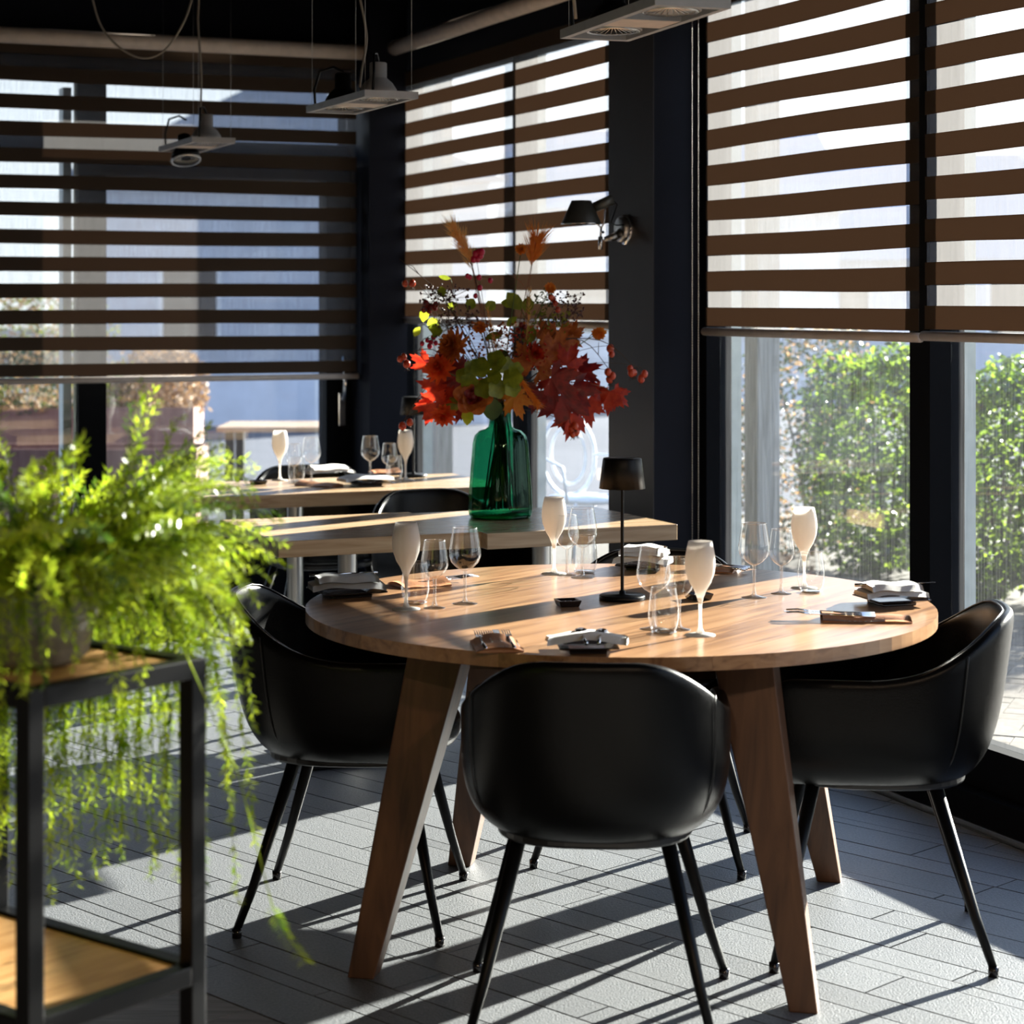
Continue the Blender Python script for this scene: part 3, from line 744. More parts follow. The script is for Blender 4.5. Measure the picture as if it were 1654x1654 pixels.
def pouch(p, z, lab, rz, size=(.085, .16), arch=.012):
    r = root('leather_pouch', lab, 'pouch', (p.x, p.y, z), rz)
    m = MB(); vs = []; fs = []; nx_, ny_ = 10, 10
    for side in (0, 1):
        for j in range(ny_+1):
            for i in range(nx_+1):
                u_ = i/nx_-.5; v_ = j/ny_
                zz = .001+side*.0025+arch*(1-(2*u_)**2)*(.55+.45*v_)*(side)+(.002*sin(8*v_) if side else 0)
                if side == 0: zz = .0006
                vs.append((u_*size[0], v_*size[1], zz+(.0 if side == 0 else .0)))
    n1 = (nx_+1)*(ny_+1)
    for side in (0, 1):
        for j in range(ny_):
            for i in range(nx_):
                a = side*n1+j*(nx_+1)+i; q = (a, a+1, a+nx_+2, a+nx_+1); fs.append(q if side else q[::-1])
    for i in range(nx_): fs.append((i, i+n1, i+1+n1, i+1))
    for j in range(ny_):
        a = j*(nx_+1); fs.append((a, a+nx_+1, a+nx_+1+n1, a+n1)); a += nx_; fs.append((a, a+n1, a+nx_+1+n1, a+nx_+1))
    m.add(vs, fs, True); m.build('flap', M_tan, r)
    st = MB()
    for sg in (-1, 1):
        for k in range(16): st.box((sg*size[0]*.47, size[1]*(.04+k*.06), .0042), (.0012, .005, .001))
    st.build('stitching', M_napgrey, r, kind='stuff')
    return r
def rowcut(p, z, rz, kinds, labs, dx=.018, fwd=.05, tilt=0.03, L_=.19):
    for i, (k_, lab) in enumerate(zip(kinds, labs)):
        ox = (i-(len(kinds)-1)/2)*dx; q = Vector((p.x+cos(rz)*ox-sin(rz)*fwd, p.y+sin(rz)*ox+cos(rz)*fwd))
        cutlery(k_, q, z, lab, rz, tilt, L_)
# front place: pouch with forks, plate with napkin and spoons
p = G(808, 1055, TH); pouch(p, TH, 'brown leather cutlery pouch at the front edge of the round table', .12, (.10, .13), .016)
rowcut(p, TH+.006, .12, ['fork', 'fork', 'knife', 'fork'], ['fork tines sticking out of the front leather pouch, leftmost', 'fork in the front leather pouch, second from left', 'knife lying between the forks of the front leather pouch', 'fork in the front leather pouch, rightmost'], .020, .005, .05, .175)
p = G(948, 1052, TH); plate(p, 'square black plate at the front edge of the round table', .125, .05)
napkin(p, TH+.017, 'pale folded napkin with spoons on the front black plate', (.165, .075), .05, 1, M_napkin, .010, 3)
cutlery('spoon', Vector((p.x-.005, p.y-.10)), TH+.030, 'spoon lying on the front napkin, left one', .05, .04, .15)
cutlery('spoon', Vector((p.x+.020, p.y-.095)), TH+.030, 'spoon lying on the front napkin, right one', -.1, .04, .135)
# left place
p = G(560, 962, TH); plate(p, 'square black plate at the left edge of the round table', .16, .4)
napkin(p, TH+.017, 'folded grey and white napkin stack on the left black plate', (.18, .13), .15, 2, M_napgrey, .010, 5)
cutlery('fork', Vector((p.x-.095, p.y+.02)), TH+.045, 'dark fork lying across the left napkin stack', -1.5, .02, .17)
p = G(640, 948, TH); pouch(p, TH, 'brown leather pouch beside the left napkin stack', -1.1, (.11, .13), .016)
rowcut(p, TH+.006, -1.1, ['knife', 'fork', 'fork'], ['knife reaching out of the left leather pouch', 'fork reaching out of the left leather pouch, upper one', 'fork reaching out of the left leather pouch, lower one'], .022, .02, .03, .20)
# far place
p = G(1040, 918, TH); napkin(p, TH+.017, 'white folded napkin at the far edge of the round table behind the glasses', (.15, .12), -.2, 3, M_napkin, .008, 8)
plate(p, 'square black plate under the far white napkin', .14, -.2)
p = G(1190, 924, TH); pouch(p, TH, 'brown leather pouch at the far edge of the round table', 1.2, (.095, .13), .016)
rowcut(p, TH+.008, 1.2, ['fork', 'fork', 'knife'], ['fork over the far leather pouch, upper one', 'fork over the far leather pouch, lower one', 'knife over the far leather pouch'], .022, -.03, .05, .17)
# right place
p = G(1440, 975, TH); plate(p, 'square dark plate at the right edge of the round table', .14, .3)
napkin(p, TH+.017, 'cream folded napkin roll at the right edge of the round table', (.15, .115), .1, 2, M_napkin, .008, 12)
cutlery('knife', Vector((p.x-.09, p.y-.01)), TH+.043, 'knife lying across the right napkin roll', -1.5, .02, .19)
p = G(1470, 1003, TH); pouch(p, TH, 'long brown leather pouch at the right edge of the round table', 1.50, (.085, .20), .014)
rowcut(Vector((p.x-.06, p.y)), TH+.010, 1.45, ['fork', 'knife', 'fork'], ['fork in the long right pouch, rear one', 'knife in the long right pouch', 'fork in the long right pouch, front one'], .020, .02, .02, .20)
# farthest table
p = G(532, 765, .75); napkin(p, .75+.001, 'cream folded napkin on the farthest table, left place', (.20, .14), .4, 2, M_napkin, .008, 15)
p = G(545, 786, .75); pouch(p, .75, 'dark brown leather pouch at the front of the farthest table', 1.1, (.10, .17), .014)
p = G(592, 784, .75); plate(p, 'dark plate on the farthest table, right place', .16, .4)
napkin(p, .75+.017, 'pale napkin folded on the dark plate of the farthest table', (.21, .12), .4, 1, M_napkin, .012, 17)
p = G(600, 764, .75); pouch(p, .75, 'brown leather pouch behind the right place of the farthest table', -1.2, (.09, .12), .014)

# ================================================================== BOUQUET
BZ = VP.y
NECK = Vector((VP.x, VP.y, VP.z+.385))
rb = random.Random(5)
def bp(px, py, dz=0.0): return P(px, py, BZ+dz)
def stemto(tip, parent, loc, r=.0018, mat=M_stem, bend=None):
    """curved stem from inside the vase through the neck to the tip"""
    bot = Vector((VP.x+rb.uniform(-.06, .06), VP.y+rb.uniform(-.06, .06), VP.z+.03))
    nk = NECK+Vector((rb.uniform(-.018, .018), rb.uniform(-.018, .018), -.01))
    mid = nk.lerp(tip, .5)+Vector((0, 0, (bend if bend is not None else .04)))
    pts = [bot, bot.lerp(nk, .6), nk]
    for k in range(1, 9):
        u_ = k/8; a = nk.lerp(mid, u_); b = mid.lerp(tip, u_); pts.append(a.lerp(b, u_))
    MB().tube([q-loc for q in pts], [r*1.3, r*.7], 6).build('stem', mat, parent)
def bthing(name, lab, cat, tip, r=.0018, smat=M_stem, bend=None, group=None):
    o = root(name, lab, cat, tip, 0, group); stemto(Vector(tip), o, Vector(tip), r, smat, bend); return o
def maple(m, c, up, face, size, droop=.2):
    """five lobed leaf; c = leaf stalk point, up = main lobe direction"""
    up = Vector(up).normalized(); face = Vector(face).normalized(); sd = up.cross(face).normalized(); face = sd.cross(up)
    out = []
    for (ang, ln) in ((0, 1.0), (48, .88), (-48, .88), (105, .58), (-105, .58)):
        out.append((ang, ln))
    out.sort()
    pts = []
    for i, (ang, ln) in enumerate(out):
        a = radians(ang)
        for (da, f) in ((-18, .60), (-13, .80), (-8, .74), (0, 1.0), (8, .74), (13, .80), (18, .60)):
            pts.append((a+radians(da), ln*f))
        if i < 4: am = radians((ang+out[i+1][0])/2); pts.append((am, .50))
    vs = [c]
    for (a, f) in pts:
        x = sin(a)*f*size; y = cos(a)*f*size
        vs.append(c+sd*x+up*y+face*(-.9*droop*(x*x+y*y)/size+.05*size*sin(a*5)))
    fs = [(0, i, i+1) for i in range(1, len(vs)-1)]
    m.add(vs, fs, True)
def maple_branch(lab, leaves, mat, tip, smat=M_stemred, bend=.05):
    t_ = bp(*tip); o = bthing('maple_branch', lab, 'foliage', t_, .0022, smat, bend)
    for (px, py, dz, ang, size) in leaves:
        c = bp(px, py, dz)-t_; a = radians(ang); m = MB()
        maple(m, Vector((0, 0, 0)), (cos(a), rb.uniform(-.3, .3), sin(a)), (rb.uniform(-.35, .35), -1, rb.uniform(-.1, .5)), size*BZ/FPX, rb.uniform(.15, .5))
        lf = m.build('leaf', mat, o); lf.location = c
        MB().tube([c*.0, c], [.0014, .0009], 5).build('leaf_stalk', smat, o)
# angle: main lobe direction in picture plane, degrees (0 right, 90 up)
maple_branch('crimson maple branch drooping at the left of the bouquet', [(716, 628, -.05, 215, 52), (700, 650, -.02, 250, 46), (735, 612, -.08, 200, 44), (688, 588, .03, 150, 30)], M_red, (735, 620, -.03))
maple_branch('dark red maple branch left of the rose', [(745, 605, -.10, 190, 58), (752, 645, -.06, 240, 42), (728, 590, -.05, 165, 44)], M_dred, (755, 610, -.06))
maple_branch('large dark red maple branch right of the vase neck', [(905, 640, -.10, 275, 64), (890, 610, -.12, 320, 58), (925, 622, -.06, 300, 56), (872, 632, -.05, 250, 44), (935, 600, -.02, 20, 44)], M_dred, (890, 615, -.08))
maple_branch('bright red maple leaves hanging at lower right of the bouquet', [(945, 650, -.04, 285, 44), (925, 668, -.06, 262, 46), (960, 640, 0, 340, 36), (915, 590, -.08, 60, 42)], M_red, (930, 640, -.05))
maple_branch('scarlet maple leaves at the far right tip', [(985, 632, .0, 262, 40), (992, 634, .02, 320, 34), (968, 628, .02, 200, 30)], M_red, (975, 625, .0), bend=.09)
maple_branch('rust maple leaves above the red ones on the right', [(880, 575, -.08, 30, 50), (860, 590, -.1, 120, 48), (900, 570, -.04, 75, 44), (870, 600, -.06, 0, 40)], M_rust, (875, 590, -.06))
maple_branch('amber oak leaves on the upper right of the bouquet', [(900, 555, 0, 60, 42), (915, 545, .03, 20, 36), (885, 545, .02, 110, 36), (925, 540, .03, 80, 26)], M_rust, (900, 560, .02))
maple_branch('orange maple leaf below the right leaves near the neck', [(830, 640, -.10, 290, 40), (950, 655, .0, 200, 28)], M_orange, (840, 635, -.06))

def roundleaves(lab, leaves, mat, tip, bend=.04, smat=M_stem):
    t_ = bp(*tip); o = bthing('leaf_spray', lab, 'foliage', t_, .0017, smat, bend)
    for (px, py, dz, ang, l, wd) in leaves:
        c = bp(px, py, dz)-t_; a = radians(ang); m = MB(); sc_ = BZ/FPX
        m.leaf((0, 0, 0), (cos(a), rb.uniform(-.3, .3), sin(a)), (rb.uniform(-.2, .2), -1, rb.uniform(-.2, .4)), l*sc_, wd*sc_, rb.uniform(.05, .3))
        lf = m.build('leaf', mat, o); lf.location = c
        MB().tube([Vector((0, 0, 0)), c], [.0011, .0008], 5).build('leaf_stalk', smat, o)
# green scalloped cluster in the middle
def cluster():
    t_ = bp(795, 610, -.13); o = bthing('green_leaf_cluster', 'olive green round leaf cluster in the bouquet centre', 'foliage', t_, .002, M_stem, .02)
    for (px, py, ang, l) in ((780, 600, 120, 34), (800, 590, 80, 34), (765, 615, 190, 30), (820, 612, 10, 34), (800, 622, 300, 32), (785, 620, 240, 34), (822, 625, 330, 28), (770, 598, 150, 30), (812, 596, 50, 30), (792, 608, 0, 26), (755, 605, 200, 28), (828, 600, 30, 26)):
        c = bp(px, py, -.21+rb.uniform(-.02, .03))-t_; m = MB(); vs = [Vector((0, 0, 0))]; sc_ = l*BZ/FPX*.46
        n = 20; a0 = radians(ang); tx_ = rb.uniform(-.9, .9); ty_ = rb.uniform(-.9, .9)
        ctr = Vector((cos(a0), 0, sin(a0)))*sc_*.5
        for i in range(n):
            a = 2*pi*i/n; rr = sc_*(1+.10*cos(5*a)); vs.append(ctr+Vector((cos(a)*rr, tx_*cos(a)*rr+ty_*sin(a)*rr-.2*rr*cos(a*2), sin(a)*rr)))
        m.add(vs, [(0, 1+i, 1+(i+1) % n) for i in range(n)], True); lf = m.build('leaf', M_olive, o); lf.location = c
cluster()
roundleaves('yellow green leaves at the far left of the bouquet', [(683, 520, .05, 80, 24, 16), (690, 525, .04, 30, 20, 14), (678, 528, .05, 240, 18, 12)], M_lime, (684, 524, .05), .05)
roundleaves('bright lime leaf hanging below the left flowers', [(757, 655, -.1, 265, 32, 20)], M_lime, (762, 652, -.08), .0)
roundleaves('green leaves on the tall right stem', [(842, 500, .02, 130, 36, 24), (850, 505, .0, 80, 26, 20), (860, 525, 0, 250, 34, 26), (836, 492, .03, 170, 28, 16), (835, 512, .03, 220, 24, 14)], M_olive, (848, 512, .01), .02)
roundleaves('olive leaves scattered over the left twigs', [(755, 500, .02, 60, 22, 18), (738, 490, .03, 200, 18, 14), (715, 480, .03, 100, 18, 16), (785, 500, 0, 40, 20, 18), (700, 545, .02, 60, 22, 18), (715, 535, .0, 160, 26, 18), (812, 540, -.04, 190, 30, 14), (728, 450, .04, 170, 20, 8)], M_olive, (745, 520, .02), .02)
roundleaves('pointed green leaf below the rose', [(745, 655, -.1, 195, 44, 18), (750, 648, -.08, 160, 30, 16)], M_olive, (765, 648, -.08), .0)
roundleaves('dark green round leaf over the vase neck', [(795, 640, -.14, 270, 40, 32), (815, 590, -.05, 90, 26, 16)], M_dgreen, (797, 645, -.13), .0)

def dahlia(lab, px, py, dz, rpx, mat, facing, layers=5, wide=.32, name='dahlia', sm=M_stem):
    c = bp(px, py, dz); o = bthing(name, lab, 'flower', c, .0022, sm, .03); R = rpx*BZ/FPX
    f = Vector(facing).normalized(); q = f.to_track_quat('Z', 'Y').to_matrix()
    for k in range(layers):
        m = MB(); n = 13-k; el = radians(8+k*17)
        for i in range(n):
            a = 2*pi*(i+.5*(k % 2))/n+rb.uniform(-.08, .08)
            d = Vector((cos(a)*cos(el), sin(a)*cos(el), sin(el)+rb.uniform(-.06, .06))); nn = Vector((-cos(a)*sin(el), -sin(a)*sin(el), cos(el)))
            m.leaf(q @ Vector((0, 0, .004*k*R/.03)), q @ d, q @ nn, R*(1-.13*k)*rb.uniform(.9, 1.06), R*wide*(1-.08*k), -.12)
        m.build('petal_whorl', mat, o)
    m = MB(); m.ball((0, 0, 0), R*.22, 10, 6); m.build('flower_heart', M_rust, o)
dahlia('rust brown chrysanthemum at the upper left of the bouquet', 737, 560, -.12, 34, M_rust, (-.55, -.7, .25), 5, .26, 'chrysanthemum')
dahlia('vermilion dahlia at the left above the crimson leaves', 712, 598, -.12, 30, M_vermil, (-.3, -.8, .4), 5, .30)
dahlia('vermilion dahlia drooping lowest on the left', 718, 667, -.10, 24, M_vermil, (-.1, -.8, -.5), 5, .34)
dahlia('orange dahlia half hidden between left maple leaves', 734, 640, -.02, 22, M_vermil, (-.4, -.9, -.1), 4, .34)
dahlia('deep red dahlia at the right of the centre', 862, 575, -.06, 26, M_red, (.3, -.9, .3), 5, .30)
dahlia('small orange blossom beside the right plume', 842, 403, .02, 11, M_orange, (-.2, -.9, .3), 3, .5, 'orange_blossom')
dahlia('small orange blossom under the right plume', 888, 466, .02, 11, M_orange, (.3, -.9, .2), 3, .5, 'orange_blossom')
dahlia('orange lantern flower at the right window edge', 967, 537, .03, 14, M_orange, (.1, -.9, -.5), 3, .5, 'orange_blossom')
dahlia('small orange blossoms beside the centre feather', 775, 530, -.02, 13, M_orange, (-.1, -.9, .5), 3, .5, 'orange_blossom')
def rose(px, py, dz, rpx):
    c = bp(px, py, dz); o = bthing('rose', 'dusky brown red rose under the green cluster', 'flower', c, .0025, M_stem, .02); R = rpx*BZ/FPX
    q = Vector((.05, -.9, .12)).normalized().to_track_quat('Z', 'Y').to_matrix()
    for k in range(6):
        n = (3, 3, 4, 5, 5, 6)[k]; base = R*(.05+.07*k); el = radians(84-11*k); l = R*(.50+.11*k)
        for i in range(n):
            a = 2*pi*(i+.37*k)/n; m = MB(); d = Vector((cos(a)*cos(el), sin(a)*cos(el), sin(el))); nn = Vector((-cos(a)*sin(el), -sin(a)*sin(el), cos(el)))
            vs = []; fs = []; sd = Vector((-sin(a), cos(a), 0)); NU, NW = 5, 6
            for u_ in range(NU+1):
                for w_ in range(NW+1):
                    f = u_/NU; g = w_/NW*2-1; wdt = R*(.22+.10*k)*sin(pi*(.22+.60*f))
                    vs.append(q @ (Vector((cos(a), sin(a), 0))*base+d*l*f*(1-.10*g*g)+sd*wdt*g+nn*wdt*.45*g*g-nn*R*.16*max(0, f-.6)**1.5*4))
            for u_ in range(NU):
                for w_ in range(NW): t0 = u_*(NW+1)+w_; fs.append((t0, t0+1, t0+NW+2, t0+NW+1))
            m.add(vs, fs, True); m.build('petal', M_rust if k > 2 else M_dred, o)
    m = MB(); m.ball((0, 0, 0), R*.45, 12, 8); m.build('flower_heart', M_dred, o)
rose(764, 640, -.165, 23)
def hips(lab, px, py, dz, pts, rpx, mat=M_hip, bend=.10, smat=M_twig, name='rose_hip_twig', cal=True):
    c = bp(px, py, dz); o = bthing(name, lab, 'twig', c, .0013, smat, bend); sc_ = BZ/FPX
    for (dx, dy) in pts:
        q = Vector((dx*sc_, rb.uniform(-.008, .008), -dy*sc_)); r_ = rpx*sc_*rb.uniform(.85, 1.1)
        m = MB(); m.ball(q, r_, 12, 8, (1, 1, 1.15))
        h = m.build('berry', mat, o)
        if cal:
            m = MB()
            for i in range(5):
                a = 2*pi*i/5; m.tube([q+Vector((cos(a)*.2*r_, sin(a)*.2*r_, -r_*1.05)), q+Vector((cos(a)*.75*r_, sin(a)*.75*r_, -r_*1.9))], [r_*.14, r_*.03], 4)
            m.build('calyx', M_twig, h)
        MB().tube([Vector((0, 0, 0)), q*.6+Vector((0, 0, r_*.8)), q+Vector((0, 0, r_))], [.0010, .0007], 5).build('berry_stalk', smat, o)
hips('rose hips hanging at the upper left end of the bouquet', 662, 448, .05, [(-8, 10), (4, 10)], 6.2, bend=.10)
hips('rose hips at the middle left over the dark corner column', 655, 572, .03, [(-3, 4), (2, 16), (-9, 8)], 6, bend=.12)
hips('lowest left rose hips in front of the far flute', 650, 680, .02, [(0, 8), (12, 2)], 6.5, bend=.10)
hips('rose hip pair at the right edge of the middle window', 985, 558, .03, [(1, 5), (3, 14)], 6, bend=.10)
hips('rose hips below the pair at the window edge', 985, 598, .02, [(-3, 3), (4, 9), (0, 15)], 6, bend=.10)
hips('farthest right rose hips over the taupe column', 1030, 592, .02, [(-12, 3), (-6, 10), (11, 12), (6, 20), (-10, 10)], 6, bend=.13)
hips('rose hip cluster hanging before the white garden chair', 926, 684, -.05, [(-2, 8), (3, 4), (-1, 17), (5, 14)], 5.5, bend=.02)
hips('rose hip pair right of the deep red dahlia', 926, 574, -.03, [(1, 6), (2, 19), (4, 28)], 6, bend=.06)
hips('red berries beside the left plume', 768, 405, .0, [(0, 5), (8, 8), (-3, 14), (5, 2), (3, 14), (10, 2)], 5, M_berryred, .0, M_twig, 'berry_twig', False)
hips('crimson berries halfway down the left stem', 768, 448, .0, [(-9, 0), (6, 0), (24, 5), (7, 17), (0, 30), (-13, -2)], 4.2, M_berryred, .0, M_twig, 'berry_twig', False)
hips('dark berry bunch at the left over the blind', 690, 488, .03, [(0, 5), (6, 8), (-5, 12), (12, 10), (3, 14), (-2, 2), (14, 4)], 5, M_dred, .05, M_twig, 'berry_twig', False)
hips('crimson berries above the crimson maple leaves', 690, 545, .03, [(0, 5), (6, 8), (-8, 10), (10, 0), (4, 14), (14, 9)], 4.2, M_berryred, .05, M_twig, 'berry_twig', False)
hips('dark red berries right of the centre leaves', 893, 478, .0, [(0, 5), (4, 12), (-3, 2), (8, 22)], 5, M_hip, .02, M_twig, 'berry_twig', False)
hips('red berries low on the tall right stem', 842, 520, -.02, [(0, 5), (5, 8), (-5, 14), (3, 22)], 4.5, M_dred, .0, M_twig, 'berry_twig', False)
def spray(lab, px, py, dz, box, n, rpx, mat, smat, lvs=0):
    c = bp(px, py, dz); o = bthing('seed_spray', lab, 'twig', c, .0012, smat, .03); sc_ = BZ/FPX
    m = MB(); st = MB(); x0, y0, x1, y1 = box
    hubs = [Vector(((rb.uniform(x0, x1)*.6)*sc_, rb.uniform(-.03, .03), -(rb.uniform(y0, y1)*.6)*sc_)) for _ in range(7)]
    for h in hubs: st.tube([Vector((0, 0, 0)), h*.5+Vector((0, 0, .006)), h], [.0009, .0006], 4)
    for _ in range(n):
        q = Vector((rb.uniform(x0, x1)*sc_, rb.uniform(-.05, .05), -rb.uniform(y0, y1)*sc_))
        h = min(hubs, key=lambda a: (a-q).length)
        if lvs: a = rb.uniform(0, 6.28); m.leaf(q, (cos(a), 0, sin(a)), (0, -1, .3), rpx*3*sc_, rpx*1.3*sc_, .1, ((0, .1), (.5, 1), (1, 0)))
        else: m.ball(q, rpx*sc_*rb.uniform(.7, 1.2), 6, 4)
        st.tube([h, q], [.0005, .0004], 3, cap=False)
    m.build('seeds', mat, o, kind='stuff'); st.build('fine_twigs', smat, o, kind='stuff')
spray('dark seed spray on the left before the blind', 715, 478, .02, (-38, -20, 45, 25), 110, 1.9, M_berry, M_twig)
spray('dark seed spray on the right before the blind', 900, 490, .02, (-10, -22, 45, 30), 110, 1.8, M_berry, M_twig)
spray('tiny green leaf spray right of the tall stem', 885, 515, .02, (-35, -15, 35, 22), 80, 2.4, M_olive, M_twig, 1)
spray('tiny dark leaf spray over the right stem', 878, 483, .02, (-16, -14, 14, 14), 30, 2.2, M_dgreen, M_twig, 1)
spray('fine red seed spray around the bouquet centre', 850, 560, -.06, (-55, -35, 35, 40), 120, 1.7, M_red, M_stemred)
spray('rusty seed filler between the centre stems', 800, 560, -.02, (-60, -40, 50, 40), 160, 2.2, M_rust, M_stemred)
spray('dark berry filler under the blind rail on the left', 735, 520, .0, (-35, -25, 45, 25), 80, 2.0, M_berry, M_twig)
def plume(lab, base, tip, dz, wd, mat, tuft=90, sm=M_feather):
    b = bp(base[0], base[1], dz); t_ = bp(tip[0], tip[1], dz); o = bthing('dyed_plume', lab, 'plume', b, .0016, M_stemred, .0)
    ax = t_-b; ln = ax.length; axn = ax.normalized(); m = MB(); w_ = wd*BZ/FPX
    for i in range(tuft):
        u_ = rb.random()**.8; a = rb.uniform(0, 2*pi); perp = Vector((cos(a), sin(a)*.6, 0)); perp = (perp-axn*perp.dot(axn)).normalized()
        d = (axn*1.0+perp*rb.uniform(.25, .75)).normalized(); l = w_*rb.uniform(.6, 1.25)
        m.needle(axn*ln*u_, d, d.cross(Vector((0, 1, 0))).normalized(), l, .0019)
    m.build('barbs', mat, o, kind='stuff')
    MB().tube([Vector((0, 0, 0)), ax], [.0012, .0005], 5).build('quill', sm, o)
plume('amber feather plume standing highest on the left', (760, 420), (732, 368), .0, 26, M_feather, 240)
plume('pale barley like plume below the highest feather', (765, 440), (750, 395), .01, 30, M_feather, 110)
plume('orange plume standing highest on the right', (858, 430), (866, 392), .0, 40, M_orange, 330)
plume('orange feather drooping over the vase shoulder', (822, 590), (868, 652), -.16, 16, M_orange, 300)
plume('amber grass stem rising from the centre', (808, 600), (788, 500), -.06, 10, M_feather, 90)
plume('amber grass stem beside the tall right twig', (850, 560), (856, 470), -.02, 10, M_feather, 70)
def twig(lab, pts, r=.0019, mat=M_twig, forks=True):
    q = [bp(*a) for a in pts]; tip = q[-1]; o = root('bare_twig', lab, 'twig', tip)
    allp = [Vector((VP.x+rb.uniform(-.05, .05), VP.y, VP.z+.03)), NECK+Vector((rb.uniform(-.015, .015), 0, -.01))]+q
    sm = []
    for i in range(len(allp)-1):
        for k in range(4):
            u_ = k/4; p0 = allp[max(i-1, 0)]; p1 = allp[i]; p2 = allp[i+1]; p3 = allp[min(i+2, len(allp)-1)]
            sm.append(.5*((2*p1)+(p2-p0)*u_+(2*p0-5*p1+4*p2-p3)*u_*u_+(3*p1-p0-3*p2+p3)*u_**3))
    sm.append(allp[-1]); MB().tube([a-tip for a in sm], [r*1.8, r*.6], 6).build('branch', mat, o)
    if forks:
        for k in range(3):
            a = sm[int(len(sm)*(.55+.14*k))]-tip; d = Vector((rb.uniform(-1, 1), rb.uniform(-.3, .3), rb.uniform(.1, 1))).normalized()*.05
            MB().tube([a, a+d*.6+Vector((0, 0, .008)), a+d], [r*.8, r*.3], 5).build('side_shoot', mat, o)
twig('long bare twig reaching to the upper left', [(770, 580, -.02), (715, 480, .03), (645, 418, .05)])
twig('crooked dark twig on the left', [(760, 560, -.02), (728, 500, .02), (722, 530, .02), (690, 500, .04)])
twig('thin twig arching to the left hips', [(740, 600, -.02), (700, 565, .02), (660, 570, .03)])
twig('thin twig arching down to the lowest left hips', [(740, 600, -.05), (690, 625, .0), (652, 680, .02)])
twig('thin twig arching right to the window edge', [(870, 560, -.02), (940, 550, .02), (984, 597, .02)])
twig('long thin twig arching over the taupe column', [(880, 560, -.02), (970, 550, .02), (1022, 590, .02)])
twig('crossed thin twigs right of the mullion', [(840, 560, -.02), (850, 470, .0), (815, 440, .02)], .0012, M_stemred)
twig('upright red brown stem under the right plume', [(845, 560, -.03), (852, 480, .0), (860, 425, .0)], .0016, M_stemred, False)
twig('upright orange brown stem under the left plume', [(800, 580, -.04), (780, 500, .0), (762, 425, .0)], .002, M_stemred, False)

# ================================================================== WALL LAMP
def wall_lamp():
    base = W(S_at(1012, .148), .148, 0); d0 = base.y
    c = P(1012, 371, d0); r = root('wall_lamp', 'metal wall lamp with dark cone shade on the taupe column', 'lamp', c)
    nrm = Vector((E2.x, E2.y, 0)).normalized(); q = nrm.to_track_quat('Z', 'Y').to_matrix().to_4x4()
    m = MB(); m.lathe([(.0001, .012), (.054, .012), (.056, .008), (.056, 0)], 40); m.v = [tuple(q @ Vector(a)) for a in m.v]; m.build('wall_disc', M_chrome, r)
    m = MB(); m.lathe([(.046, .006), (.046, .028), (.040, .032), (.0001, .033)], 40); m.v = [tuple(q @ Vector(a)) for a in m.v]; m.build('disc_cap', M_steel, r)
    dd = d0-.10
    def Q(px, py, e=0): return P(px, py, dd+e)-c
    m = MB(); m.tube([Vector((0, 0, -.01))+nrm*.02, Q(992, 383), Q(976, 386)], [.018, .014, .008], 14); m.build('arm', M_steel, r)
    m = MB(); m.tube([Q(970, 382), Q(970, 403)], .0085, 14); m.build('knuckle', M_chrome, r)
    m = MB(); m.tube([Q(970, 384), Q(971, 368)], .004, 8); m.tube([Q(971, 368), Q(976, 360), Q(978, 330)], .003, 8); m.tube([Q(971, 368), Q(965, 362), Q(958, 359)], .003, 8); m.build('fork_rod', M_chrome, r)
    m = MB(); m.ball(Q(974, 375), .0055, 10, 6); m.build('screw', M_blackmet, r)
    m = MB(); m.tube([Q(960, 335), Q(990, 322)], [.018, .020], 20); m.build('socket_body', M_shade, r)
    m = MB(); sc_ = dd/FPX; c2 = Q(939, 362)
    m.lathe([(33*sc_, 0), (16*sc_, 38*sc_), (15.5*sc_, 38*sc_), (32*sc_, .0), (33*sc_, 0)], 40, c2); m.lathe([(.0001, 38*sc_), (16*sc_, 38*sc_)], 40, c2); m.build('lamp_shade', M_shade, r)
    m = MB(); m.lathe([(33.2*sc_, -.0008), (33.8*sc_, .001), (33.2*sc_, .0025)], 40, c2); m.build('shade_rim', M_chrome, r)
    m = MB(); m.tube([Q(988, 322), Q(997, 330), Q(990, 350), Q(986, 360), Q(996, 364), Q(1008, 363)], .0022, 8); m.build('flex', M_blackmet, r)
wall_lamp()

